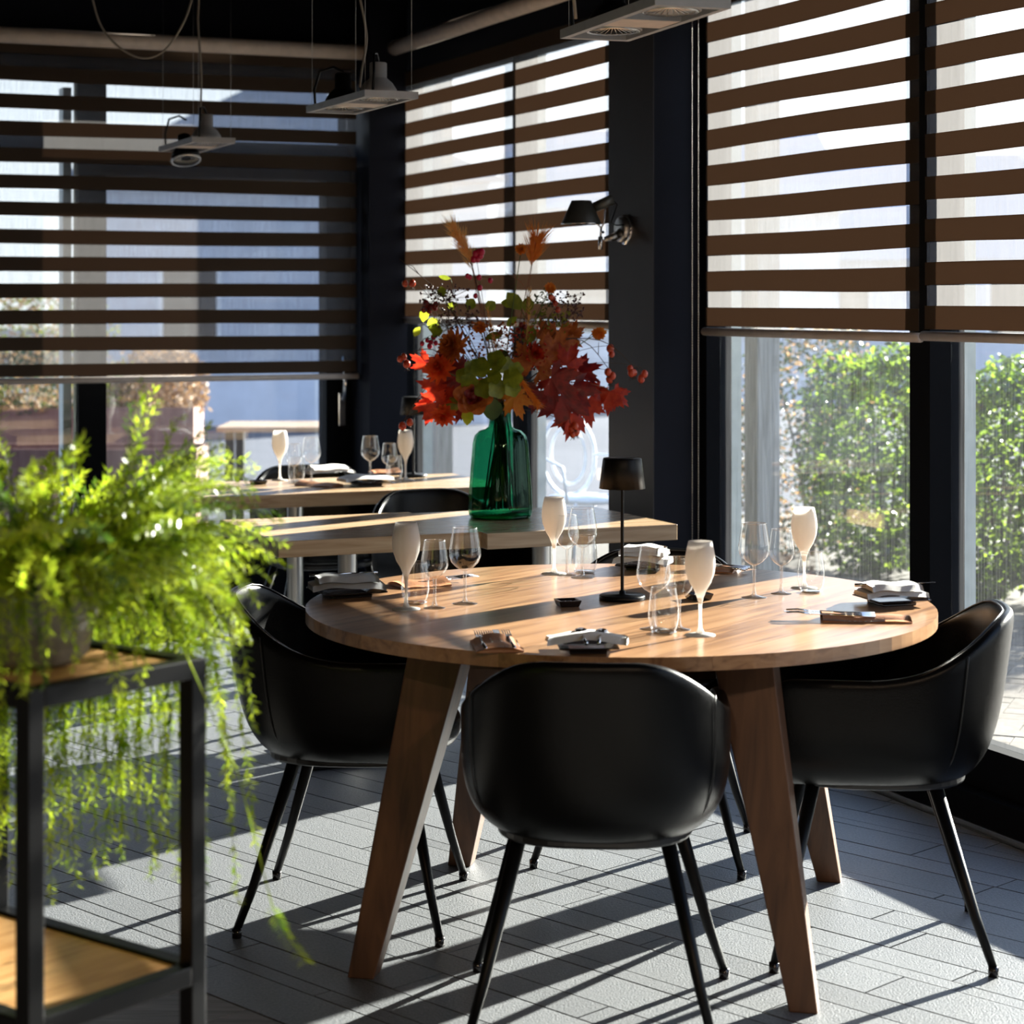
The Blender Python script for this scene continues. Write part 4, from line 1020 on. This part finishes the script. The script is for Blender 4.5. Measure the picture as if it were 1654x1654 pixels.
# ================================================================== PENDANT SPOTS
def pendant(lab, near_mid, far_mid, drop_ball, cords):
    """rectangular double gimbal plate, points on the underside (z = 2.13)"""
    n_ = Vector(near_mid); f_ = Vector(far_mid); mid = (n_+f_)/2; ax = (f_-n_); ln = ax.length; rz = atan2(ax.y, ax.x)
    r = root('pendant_spotlight', lab, 'lamp', (mid.x, mid.y, 2.13), rz, 'pendant double spotlights'); h = ln/2; wd = .09; th = .022
    m = MB()
    m.box((-h+.012, 0, th/2), (.024, 2*wd, th)); m.box((h-.012, 0, th/2), (.024, 2*wd, th)); m.box((0, wd-.008, th/2), (2*h-.048, .016, th)); m.box((0, -wd+.008, th/2), (2*h-.048, .016, th)); m.box((0, 0, th/2), (h*.42, 2*wd-.032, th*.8))
    m.build('plate_frame', M_plate, r)
    MB().box((0, 0, th*.08), (h*.40, 2*wd-.036, .001)).build('plate_panel', M_tube, r)
    for sg in (-1, 1):
        cx = sg*h*.58; tl = (drop_ball if sg == 1 else 0.0)
        hd = bpy.data.objects.new('spot_head', None)
        m = MB(); m.lathe([(.0001, .012), (.028, .012), (.045, .006), (.058, .0), (.064, .0), (.060, .03), (.046, .052), (.030, .066), (.028, .068), (.028, .115), (.024, .118), (.0001, .118)], 32)
        o = m.build('spot_head', M_blackmet if sg > 0 else M_plate, r); o.location = (cx, 0, th*.3-(.05 if tl else 0)); o.rotation_euler = (0.0, tl, 0)
        m = MB()
        for k in range(24):
            a = 2*pi*k/24; m.tube([(cos(a)*.02, sin(a)*.02, .009), (cos(a)*.054, sin(a)*.054, .001)], .0016, 4)
        m.lathe([(.056, -.001), (.064, -.003), (.066, .003), (.056, .003), (.056, -.001)], 32); m.build('reflector_fins', M_refl, o)
        m = MB(); m.lathe([(.066, 0), (.070, 0), (.070, .006), (.066, .006), (.066, 0)], 32); g = m.build('gimbal_ring', M_plate, r); g.location = (cx, 0, th*.35)
        pts = [(cx-.0, 0, .13), (cx+.04*sg, .02, .15), (cx+.10*sg, .05, .14), (cx+.13*sg, .06, .08), (cx+.12*sg, .06, .022)]
        MB().tube(pts, .0045, 8).build('black_cable', M_blackmet, r)
    for a in (-1, 1):
        for b in (-1, 1):
            MB().tube([(a*(h-.03), b*(wd-.012), th), (a*(h-.03), b*(wd-.012), CEIL-2.13)], .0006, 4).build('suspension_wire', M_steel, r)
    ir = Matrix.Rotation(-rz, 4, 'Z')
    for pts in cords:
        q = [ir @ (Vector(p)-Vector((mid.x, mid.y, 2.13))) for p in pts]
        sm = []
        for i in range(len(q)-1):
            for k in range(5):
                u_ = k/5; p0 = q[max(i-1, 0)]; p1 = q[i]; p2 = q[i+1]; p3 = q[min(i+2, len(q)-1)]
                sm.append(.5*((2*p1)+(p2-p0)*u_+(2*p0-5*p1+4*p2-p3)*u_*u_+(3*p1-p0-3*p2+p3)*u_**3))
        sm.append(q[-1]); MB().tube(sm, .0042, 8).build('power_cord', M_cord, r)
def U13(px, py): d = (2.13-CAMH)*FPX/(HOR-py); return P(px, py, d)
l3n, l3f = (U13(1201, 8)+U13(1075, 10))/2, U13(960, 66)
pendant('grey double spotlight plate hanging nearest, at the top centre right', Vector((.395, 4.50)), Vector((.203, 5.08)), 0.0,
        [[P(930, 30, 4.9), P(925, -40, 4.85), P(930, -110, 4.8)]])
d2 = 6.75
pendant('grey double spotlight plate hanging above the corner, the middle one', Vector((-.38, 6.52)), Vector((-.62, 7.08)), 0.0,
        [[P(581, 141, d2), P(585, 110, d2), P(592, 70, d2), P(590, 40, d2), P(580, -10, d2), P(578, -40, d2)]])
d1 = 8.6
pendant('grey double spotlight plate hanging farthest, at the upper left', Vector((-1.21, 8.38)), Vector((-1.44, 8.93)), 0.35,
        [[P(323, 216, d1), P(325, 120, d1), P(320, 40, d1), P(321, 0, d1), P(322, -80, d1)], ])
m = MB(); q = [P(a, b, 8.2) for a, b in ((140, -60), (150, 0), (165, 45), (195, 78), (232, 94), (265, 82), (292, 45), (308, 5), (322, -60))]
sm = []
for i in range(len(q)-1):
    for k in range(5):
        u_ = k/5; p0 = q[max(i-1, 0)]; p1 = q[i]; p2 = q[i+1]; p3 = q[min(i+2, len(q)-1)]
        sm.append(.5*((2*p1)+(p2-p0)*u_+(2*p0-5*p1+4*p2-p3)*u_*u_+(3*p1-p0-3*p2+p3)*u_**3))
sm.append(q[-1]); tag(m.tube(sm, .0042, 8).build('hanging_cord', M_cord), 'pale slack cord looping from the ceiling at the upper left', 'cord')

# unseen warm fill lamps added behind the camera (light what faces away from the windows)
for i, (s_, t_) in enumerate(((10.6, 2.0), (10.6, 4.4))):
    p = W(s_, t_, 2.95)
    r = root('fill_lamp', ['added round warm fill lamp behind the camera, window side', 'added round warm fill lamp behind the camera, inner side'][i], 'lamp', p)
    MB().lathe([(.0001, 0), (.16, 0), (.17, .02), (.17, .10)], 32).build('fill_body', M_fillglow, r)
    ld = bpy.data.lights.new('fill_lamp_light', 'AREA'); ld.shape = 'DISK'; ld.size = .34; ld.energy = 45; ld.color = (1.0, .72, .48)
    lo = bpy.data.objects.new('fill_lamp_light', ld); COL.objects.link(lo); lo.location = (p.x, p.y, p.z-.012)

# ================================================================== PLANT STAND AND FERN
SA, SB = Vector((.62, .785)).normalized(), Vector((-.785, .62)).normalized()
SR = Vector((-.462, 3.12)); SL, SD = .335, .50
def stand():
    cen = SR-SA*SL/2+SB*SD/2; rz = atan2(SA.y, SA.x)
    r = root('plant_stand', 'black square tube plant stand with light wood shelves at the left', 'shelf', (cen.x, cen.y, 0), rz)
    tb = .029; hx, hy = SL/2, SD/2
    for a in (-1, 1):
        for b in (-1, 1):
            o = MB().box((a*(hx-tb/2), b*(hy-tb/2), .475), (tb, tb, .95)).build('post', M_blackmet, r); bevel(o, .002)
    for z in (.95-tb/2, .475):
        for b in (-1, 1): bevel(MB().box((0, b*(hy-tb/2), z), (SL-2*tb, tb, tb)).build('rail', M_blackmet, r), .002)
        for a in (-1, 1): bevel(MB().box((a*(hx-tb/2), 0, z), (tb, SD-2*tb, tb)).build('rail', M_blackmet, r), .002)
        bevel(MB().box((0, 0, z+.001), (SL-2*tb-.002, SD-2*tb-.002, .018)).build('shelf_board', M_shelf, r), .002)
stand()
POT = Vector((-.735, 3.10, .95))
def fern():
    r = root('potted_fern', 'bushy bright green asparagus fern in a rough grey pot on the stand', 'plant', POT)
    MB().lathe([(.0001, .0), (.085, 0), (.095, .01), (.112, .07), (.128, .15), (.132, .185), (.124, .185), (.118, .14), (.0001, .14)], 40,
               mod=lambda a, z: 1+.012*sin(7*a+z*40)+.008*sin(13*a)).build('pot', M_concrete, r)
    MB().lathe([(.0001, .155), (.118, .150)], 30).build('soil', M_soil, r)
    rf = random.Random(4); lf = [MB(), MB(), MB()]; st = MB()
    view_r = Vector((1, 0, 0))
    for i in range(620):
        az = rf.uniform(0, 2*pi)
        if rf.random() < .5: az = rf.gauss(-.3, 1.0)
        front = -2.6 < az < -.5
        if front and rf.random() < .45: continue
        el = rf.uniform(.15, 1.25); ln = rf.uniform(.12, .30); g = rf.uniform(1.2, 3.2)
        if rf.random() < .32: ln = rf.uniform(.34, .66); el = rf.uniform(.1, .7); g = rf.uniform(4.0, 7.0); az = rf.uniform(.35, 3.4); front = False
        if front: ln = rf.uniform(.10, .26); el = rf.uniform(-.1, .5); g = 4.5
        if i < 7: az = (-.1, .6, 2.6, 1.6, .3, 2.2, -.6)[i]; el = 1.42; ln = rf.uniform(.22, .30); g = .5
        d0 = Vector((cos(az)*cos(el), sin(az)*cos(el), sin(el))); p = Vector((cos(az)*.05*rf.random(), sin(az)*.05*rf.random(), .15))
        pts = [p.copy()]; v_ = d0.copy(); nseg = int(ln/.02)
        wob = Vector((rf.uniform(-1, 1), rf.uniform(-1, 1), 0))*.03
        for k in range(nseg):
            v_ = (v_+Vector((0, 0, -1))*g*.05+wob).normalized(); p = p+v_*.02
            hz = Vector((p.x, p.y, 0)).length
            if hz < .15 and p.z < .19: p = Vector((p.x, p.y, 0)).normalized()*.152+Vector((0, 0, p.z)) if hz > .01 else p
            if p.z < .0 and hz < .16: pass
            pts.append(p.copy())
        if len(pts) < 4: continue
        st.tube(pts, [.0013, .0006], 3, cap=False)
        bk = lf[0] if rf.random() < .55 else (lf[1] if rf.random() < .8 else lf[2])
        per = 7
        for k in range(1, len(pts)):
            a, b = pts[k-1], pts[k]; ax = (b-a).normalized(); frac = k/len(pts)
            for j in range(per):
                q = a.lerp(b, j/per); an = rf.uniform(0, 2*pi); o1 = ax.orthogonal().normalized(); o2 = ax.cross(o1)
                sd = (o1*cos(an)+o2*sin(an)); d = (sd+ax*rf.uniform(.35, .9)).normalized()
                l = rf.uniform(.013, .025)*(1.1-.35*frac)
                bk.needle(q, d, d.cross(ax).normalized(), l, l*.27)
    for b_, mt in zip(lf, (M_fern, M_fern, M_fern2)): b_.build('fronds', mt, r, kind='stuff')
    st.build('stems', M_stem, r, kind='stuff')
    # one long stem whose tip hangs clear of the stand
    a0 = Vector((.10, .0, .16)); tipw = P(497, 1556, 2.95)-POT; midw = P(440, 1465, 2.95)-POT
    pp = [a0, Vector((.20, -.05, .14)), P(385, 1250, 2.98)-POT, midw, P(462, 1510, 2.95)-POT, tipw]
    MB().tube(pp, [.0014, .0007], 5).build('trailing_stem', M_fern, r)
    m = MB()
    for i in range(3, 5):
        for k in range(11):
            q = pp[i].lerp(pp[i+1], k/11); ax = (pp[i+1]-pp[i]).normalized()
            for sg in (-1, 1):
                an = rf.uniform(-.7, .7); sd = Vector((sg*cos(an), sin(an), .1)).normalized(); d = (sd+ax*.7).normalized(); m.needle(q, d, d.cross(ax).normalized(), .017, .0042)
    m.build('tip_leaflets', M_fern, r, kind='stuff')
fern()

# ================================================================== OUTSIDE
g = MB(); g.prism([(-60, -20), (60, -20), (60, 120), (-60, 120)], -.16, -.150); g.build('ground', M_ground, kind='structure')
# terrace of brick pavers along the right wall
pv = root('brick_terrace', 'beige herringbone brick terrace outside the right windows', 'paving', W(2, -1.5, -.02)); loc = Vector(pv.location)
paves = []
wv = .10; A45 = ANG+pi/4; ca, sa = cos(A45), sin(A45)
for i in range(-60, 60):
    for j in range(-60, 60):
        d = (i-j) % 4
        if d not in (0, 3): continue
        sz = (2, 1) if d == 0 else (1, 2)
        x0, y0, x1, y1 = i*wv+.002, j*wv+.002, (i+sz[0])*wv-.002, (j+sz[1])*wv-.002
        poly = [(x0, y0), (x1, y0), (x1, y1), (x0, y1)]
        poly = [(x*ca-y*sa+loc.x, x*sa+y*ca+loc.y) for x, y in poly]
        cx = sum(q[0] for q in poly)/4; cy = sum(q[1] for q in poly)/4
        tt = (Vector((cx, cy))-C0).dot(E2); ss = (Vector((cx, cy))-C0).dot(E1)
        if not (-2.55 < tt < -.33 and -1 < ss < 6): continue
        px = CX+cx/cy*FPX; vis = 1555 < px < 1670 and cy > 5.9
        paves.append((0 if vis else 1, cy, [(x-loc.x, y-loc.y) for x, y in poly]))
paves.sort(key=lambda a: (a[0], a[1])); rest = MB()
for i, (q, cy, poly) in enumerate(paves):
    z = random.uniform(-.002, .002)+.02
    if i < 260 and q == 0: MB().prism(poly, -.02, z).build('brick', M_paver, pv)
    else: rest.prism(poly, -.02, z)
rest.build('brick_field', M_paver, pv, kind='stuff')
MB().st(-3, 9, -6.0, -.26, -.12, -.03).build('terrace_bed', M_gravel, kind='structure')
# weathered pergola posts
for lab, px, tt in (('grey weathered timber post outside the garden window', 1231, -.87), ('grey weathered timber post outside the middle window, behind the left flowers', 712, -.87)):
    s_ = S_at(px, tt); p = W(s_, tt, 0); r = root('timber_post', lab, 'post', (p.x, p.y, -.03), ANG)
    bevel(MB().box((0, 0, 1.7), (.11, .11, 3.4)).build('shaft', M_postwood, r), .006)
    MB().box((0, 0, .04), (.15, .15, .08)).build('metal_shoe', M_steel, r)
# hedge of shrubs
rh = random.Random(9)
def shrub(lab, s_, tt, wd, dp, H, n, mats, lsz=.045, cat='shrub', name='leafy_shrub', round_=.6):
    p = W(s_, tt, 0); r = root(name, lab, cat, (p.x, p.y, -.03), ANG)
    ms = [MB() for _ in mats]
    for i in range(n):
        while True:
            x, y, z = rh.uniform(-1, 1), rh.uniform(-1, 1), rh.uniform(-1, 1)
            d = abs(x)**3+abs(y)**3+abs(z)**3
            if d < 1 and (d > .35 or rh.random() < .25): break
        q = Vector((x*wd/2, y*dp/2, H*.5+z*H*.5)); q.z += .06*sin(q.x*9+q.y*5)
        q.z = max(.02, q.z)
        d = Vector((rh.gauss(0, 1), rh.gauss(0, 1), rh.gauss(0, .6))).normalized(); nn = Vector((rh.gauss(0, .7), rh.gauss(0, .7), 1)).normalized()
        l = lsz*rh.uniform(.6, 1.25); sd = d.cross(nn)
        if sd.length < .1: continue
        sd.normalize(); nn = sd.cross(d)
        b = rh.choice(range(len(ms)))
        ms[b].add([q, q+d*l*.45+sd*l*.36+nn*l*.08, q+d*l-nn*l*.1, q+d*l*.45-sd*l*.36+nn*l*.08], [(0, 1, 2), (0, 2, 3)])
    for b, mt in zip(ms, mats): b.build('foliage', mt, r, kind='stuff')
    m = MB()
    for k in range(5):
        a = rh.uniform(0, 6.28); m.tube([(0, 0, 0), (cos(a)*wd*.12, sin(a)*dp*.12, H*.4), (cos(a)*wd*.3, sin(a)*dp*.3, H*.75)], [.015, .005], 6)
    m.build('stems', M_bark, r)
shrub('dark glinting shrub behind the grey garden post', -.75, -3.0, .8, .8, 1.42, 5200, [M_ivyd, M_ivyd, M_dry], .035)
shrub('bright ivy green shrub filling the garden window', .15, -2.95, 1.15, .8, 1.26, 9000, [M_ivy, M_ivy, M_ivyd], .05)
shrub('bright green shrub near the right edge of the garden window', 1.15, -2.95, 1.1, .8, 1.20, 9000, [M_ivy, M_ivy, M_ivyd], .05)
shrub('green shrub at the right picture edge outside', 2.0, -3.05, .8, .8, 1.10, 6000, [M_ivy, M_ivyd], .05)
shrub('tall dark evergreen behind the right edge shrubs', .9, -6.0, 1.6, 1.4, 1.75, 4500, [M_ivyd], .06)
shrub('brown autumn shrub beside the grey garden post', -.55, -2.2, .45, .45, .95, 1800, [M_dry, M_ivyd], .035)
# white garden chair outside the middle window
def garden_chair():
    p = W(S_at(918, -1.3), -1.3, 0); r = root('garden_chair', 'white oval backed metal garden chair outside the middle window', 'chair', (p.x, p.y, -.03), .5)
    ov = [(.17*sin(2*pi*i/28), .02*cos(2*pi*i/28), .66+.22*cos(2*pi*i/28)) for i in range(29)]
    m = MB(); m.tube(ov, .012, 8, cap=False); m.build('back_hoop', M_white, r)
    m = MB(); m.tube([(.11*sin(2*pi*i/24), .02*cos(2*pi*i/24), .66+.155*cos(2*pi*i/24)) for i in range(25)], .008, 8, cap=False); m.build('inner_hoop', M_white, r)
    m = MB(); m.lathe([(.0001, .45), (.20, .45), (.205, .435), (.20, .42), (.0001, .42)], 28, (0, -.18, 0)); m.build('seat', M_white, r)
    for (x, y) in ((-.14, -.04), (.14, -.04), (-.14, -.32), (.14, -.32)):
        MB().tube([(x, y, .43), (x*1.25, y+(-.03 if y < -.2 else .05), 0)], .010, 8).build('leg', M_white, r)
    for sg in (-1, 1): MB().tube([(sg*.16, .0, .66), (sg*.22, -.12, .66), (sg*.20, -.28, .62), (sg*.18, -.30, .43)], .009, 8).build('armrest', M_white, r)
garden_chair()
# corten planters and dry bushes beyond the back wall
def planter(lab, x0, x1, d, h0, h1, dep=.5):
    r = root('planter', lab, 'planter', ((x0+x1)/2, d+dep/2, h0)); w_ = x1-x0; hh = h1-h0
    for (c, sz) in (((0, -dep/2, hh/2), (w_, .012, hh)), ((0, dep/2, hh/2), (w_, .012, hh)), ((-w_/2, 0, hh/2), (.012, dep, hh)), ((w_/2, 0, hh/2), (.012, dep, hh))):
        MB().box(c, sz).build('side_panel', M_corten, r)
    MB().box((0, 0, hh*.45), (w_-.03, dep-.03, hh*.88)).build('soil', M_soil, r)
    n = max(1, int(w_/.55))
    for i in range(1, n): MB().box((-w_/2+w_*i/n, -dep/2-.008, hh/2), (.006, .006, hh)).build('joint_strip', M_corten, r)
planter('long rust brown steel planter just beyond the door glass', P(-260, 0, 12.9).x, P(316, 0, 12.9).x, 12.9, -.15, .56)
planter('farther rust brown steel planter under the amber bush', P(150, 0, 16).x, P(312, 0, 16).x, 16.0, -.15, .66)
planter('farther rust brown steel planter at the left edge', P(-300, 0, 17).x, P(125, 0, 17).x, 17.0, -.15, .60)
def bush(lab, px, d, base, wd, H, n, mats, lsz):
    p = P(px, 0, d); r = root('dry_bush', lab, 'shrub', (p.x, d, base)); ms = [MB() for _ in mats]
    for i in range(n):
        a = rh.uniform(0, 6.28); rr = sqrt(rh.random()); z = rh.random(); k = sqrt(max(0.05, 1-(z-.35)**2*1.6))
        q = Vector((cos(a)*rr*wd/2*k, sin(a)*rr*wd/3*k, z*H)); d_ = Vector((rh.gauss(0, 1), rh.gauss(0, 1), rh.gauss(0, 1))).normalized(); sd = d_.orthogonal().normalized(); l = lsz*rh.uniform(.6, 1.3)
        rh.choice(ms).needle(q, d_, sd, l, l*.5)
    for b, mt in zip(ms, mats): b.build('foliage', mt, r, kind='stuff')
    m = MB()
    for k in range(6): a = rh.uniform(0, 6.28); m.tube([(0, 0, -.15), (cos(a)*wd*.2, 0, H*.6)], [.01, .004], 5)
    m.build('stems', M_bark, r)
bush('amber autumn bush beyond the door glass', 262, 16.25, .60, .75, .48, 3500, [M_dry], .05)
bush('olive bush left of the amber bush', 190, 16.25, .60, .40, .38, 1500, [M_olive, M_dry], .05)
bush('dark bush in the left edge planter', 40, 17.25, .55, 1.1, .50, 2500, [M_ivyd, M_dry], .05)
bush('dry pale bush standing behind the left blind', 60, 18.5, .55, 1.6, 1.05, 3000, [M_dry, M_olive], .05)
# terrace table beyond the door glass
def outdoor_table(lab, pxl, pxr, d, h):
    a, b = P(pxl, 0, d).x, P(pxr, 0, d).x; r = root('terrace_table', lab, 'table', ((a+b)/2, d+.35, -.15)); w_ = b-a; h += .15
    for i in range(6): MB().box((0, -.3+i*.12, h-.02), (w_, .112, .035)).build('slat', M_oak, r)
    for sx_ in (-1, 1):
        for sy_ in (-1, 1): MB().box((sx_*(w_/2-.08), sy_*.27, (h-.04)/2), (.06, .06, h-.04)).build('leg', M_blackmet, r)
outdoor_table('wooden slatted terrace table beyond the door glass', 350, 640, 14.2, .62)
# houses
def house(lab, cx, cy, wd, dp, hw, hr, rz, mat, ridge_along=True, wins=()):
    r = root('house', lab, 'building', (cx, cy, -.15), rz)
    MB().box((0, 0, hw/2), (wd, dp, hw)).build('wall', mat, r)
    m = MB(); e = .25
    if ridge_along: m.add([(-wd/2-e, -dp/2-e, hw), (wd/2+e, -dp/2-e, hw), (wd/2+e, dp/2+e, hw), (-wd/2-e, dp/2+e, hw), (-wd/2-e, 0, hw+hr), (wd/2+e, 0, hw+hr)], [(0, 1, 5, 4), (2, 3, 4, 5), (0, 4, 3), (1, 2, 5), (0, 3, 2, 1)])
    else: m.add([(-wd/2-e, -dp/2-e, hw), (wd/2+e, -dp/2-e, hw), (wd/2+e, dp/2+e, hw), (-wd/2-e, dp/2+e, hw), (0, -dp/2-e, hw+hr), (0, dp/2+e, hw+hr)], [(0, 1, 4), (3, 5, 2), (0, 4, 5, 3), (1, 2, 5, 4), (0, 3, 2, 1)])
    m.build('roof', M_roof, r)
    MB().box((wd*.22, 0, hw+hr), (.5, .5, 1.0)).build('chimney', mat, r)
    for (x, z, a, b) in wins:
        f = MB().box((x, -dp/2-.02, z), (a, .06, b)).build('window', M_white, r); MB().box((x, -dp/2-.055, z), (a*.86, .02, b*.86)).build('pane', M_blackcer, f)
house('pale blue grey rendered house behind the left blind', -3.3, 30, 5.4, 6, 3.2, 1.4, .1, M_house, False, [(-1.2, 1.6, .8, 1.0), (1.2, 1.6, .8, 1.0)])
house('pale house filling the door glass behind the blind', 2.6, 36, 5.0, 6, 3.1, 1.5, .05, M_house2, True, [(-1.5, 1.6, .9, 1.1), (.6, 1.6, .9, 1.1)])
house('far grey house with slate roof behind the hedge', 9.0, 42, 7, 7, 2.4, 2.2, -.2, M_house, True, [(-2, 1.5, .9, 1.1), (1, 1.5, .9, 1.1)])
house('far pale house behind the right edge shrubs', 17.5, 47, 6, 7, 2.3, 2.4, -.2, M_house2, False, [(-1.4, 1.5, .9, 1.1), (1.4, 1.5, .9, 1.1)])
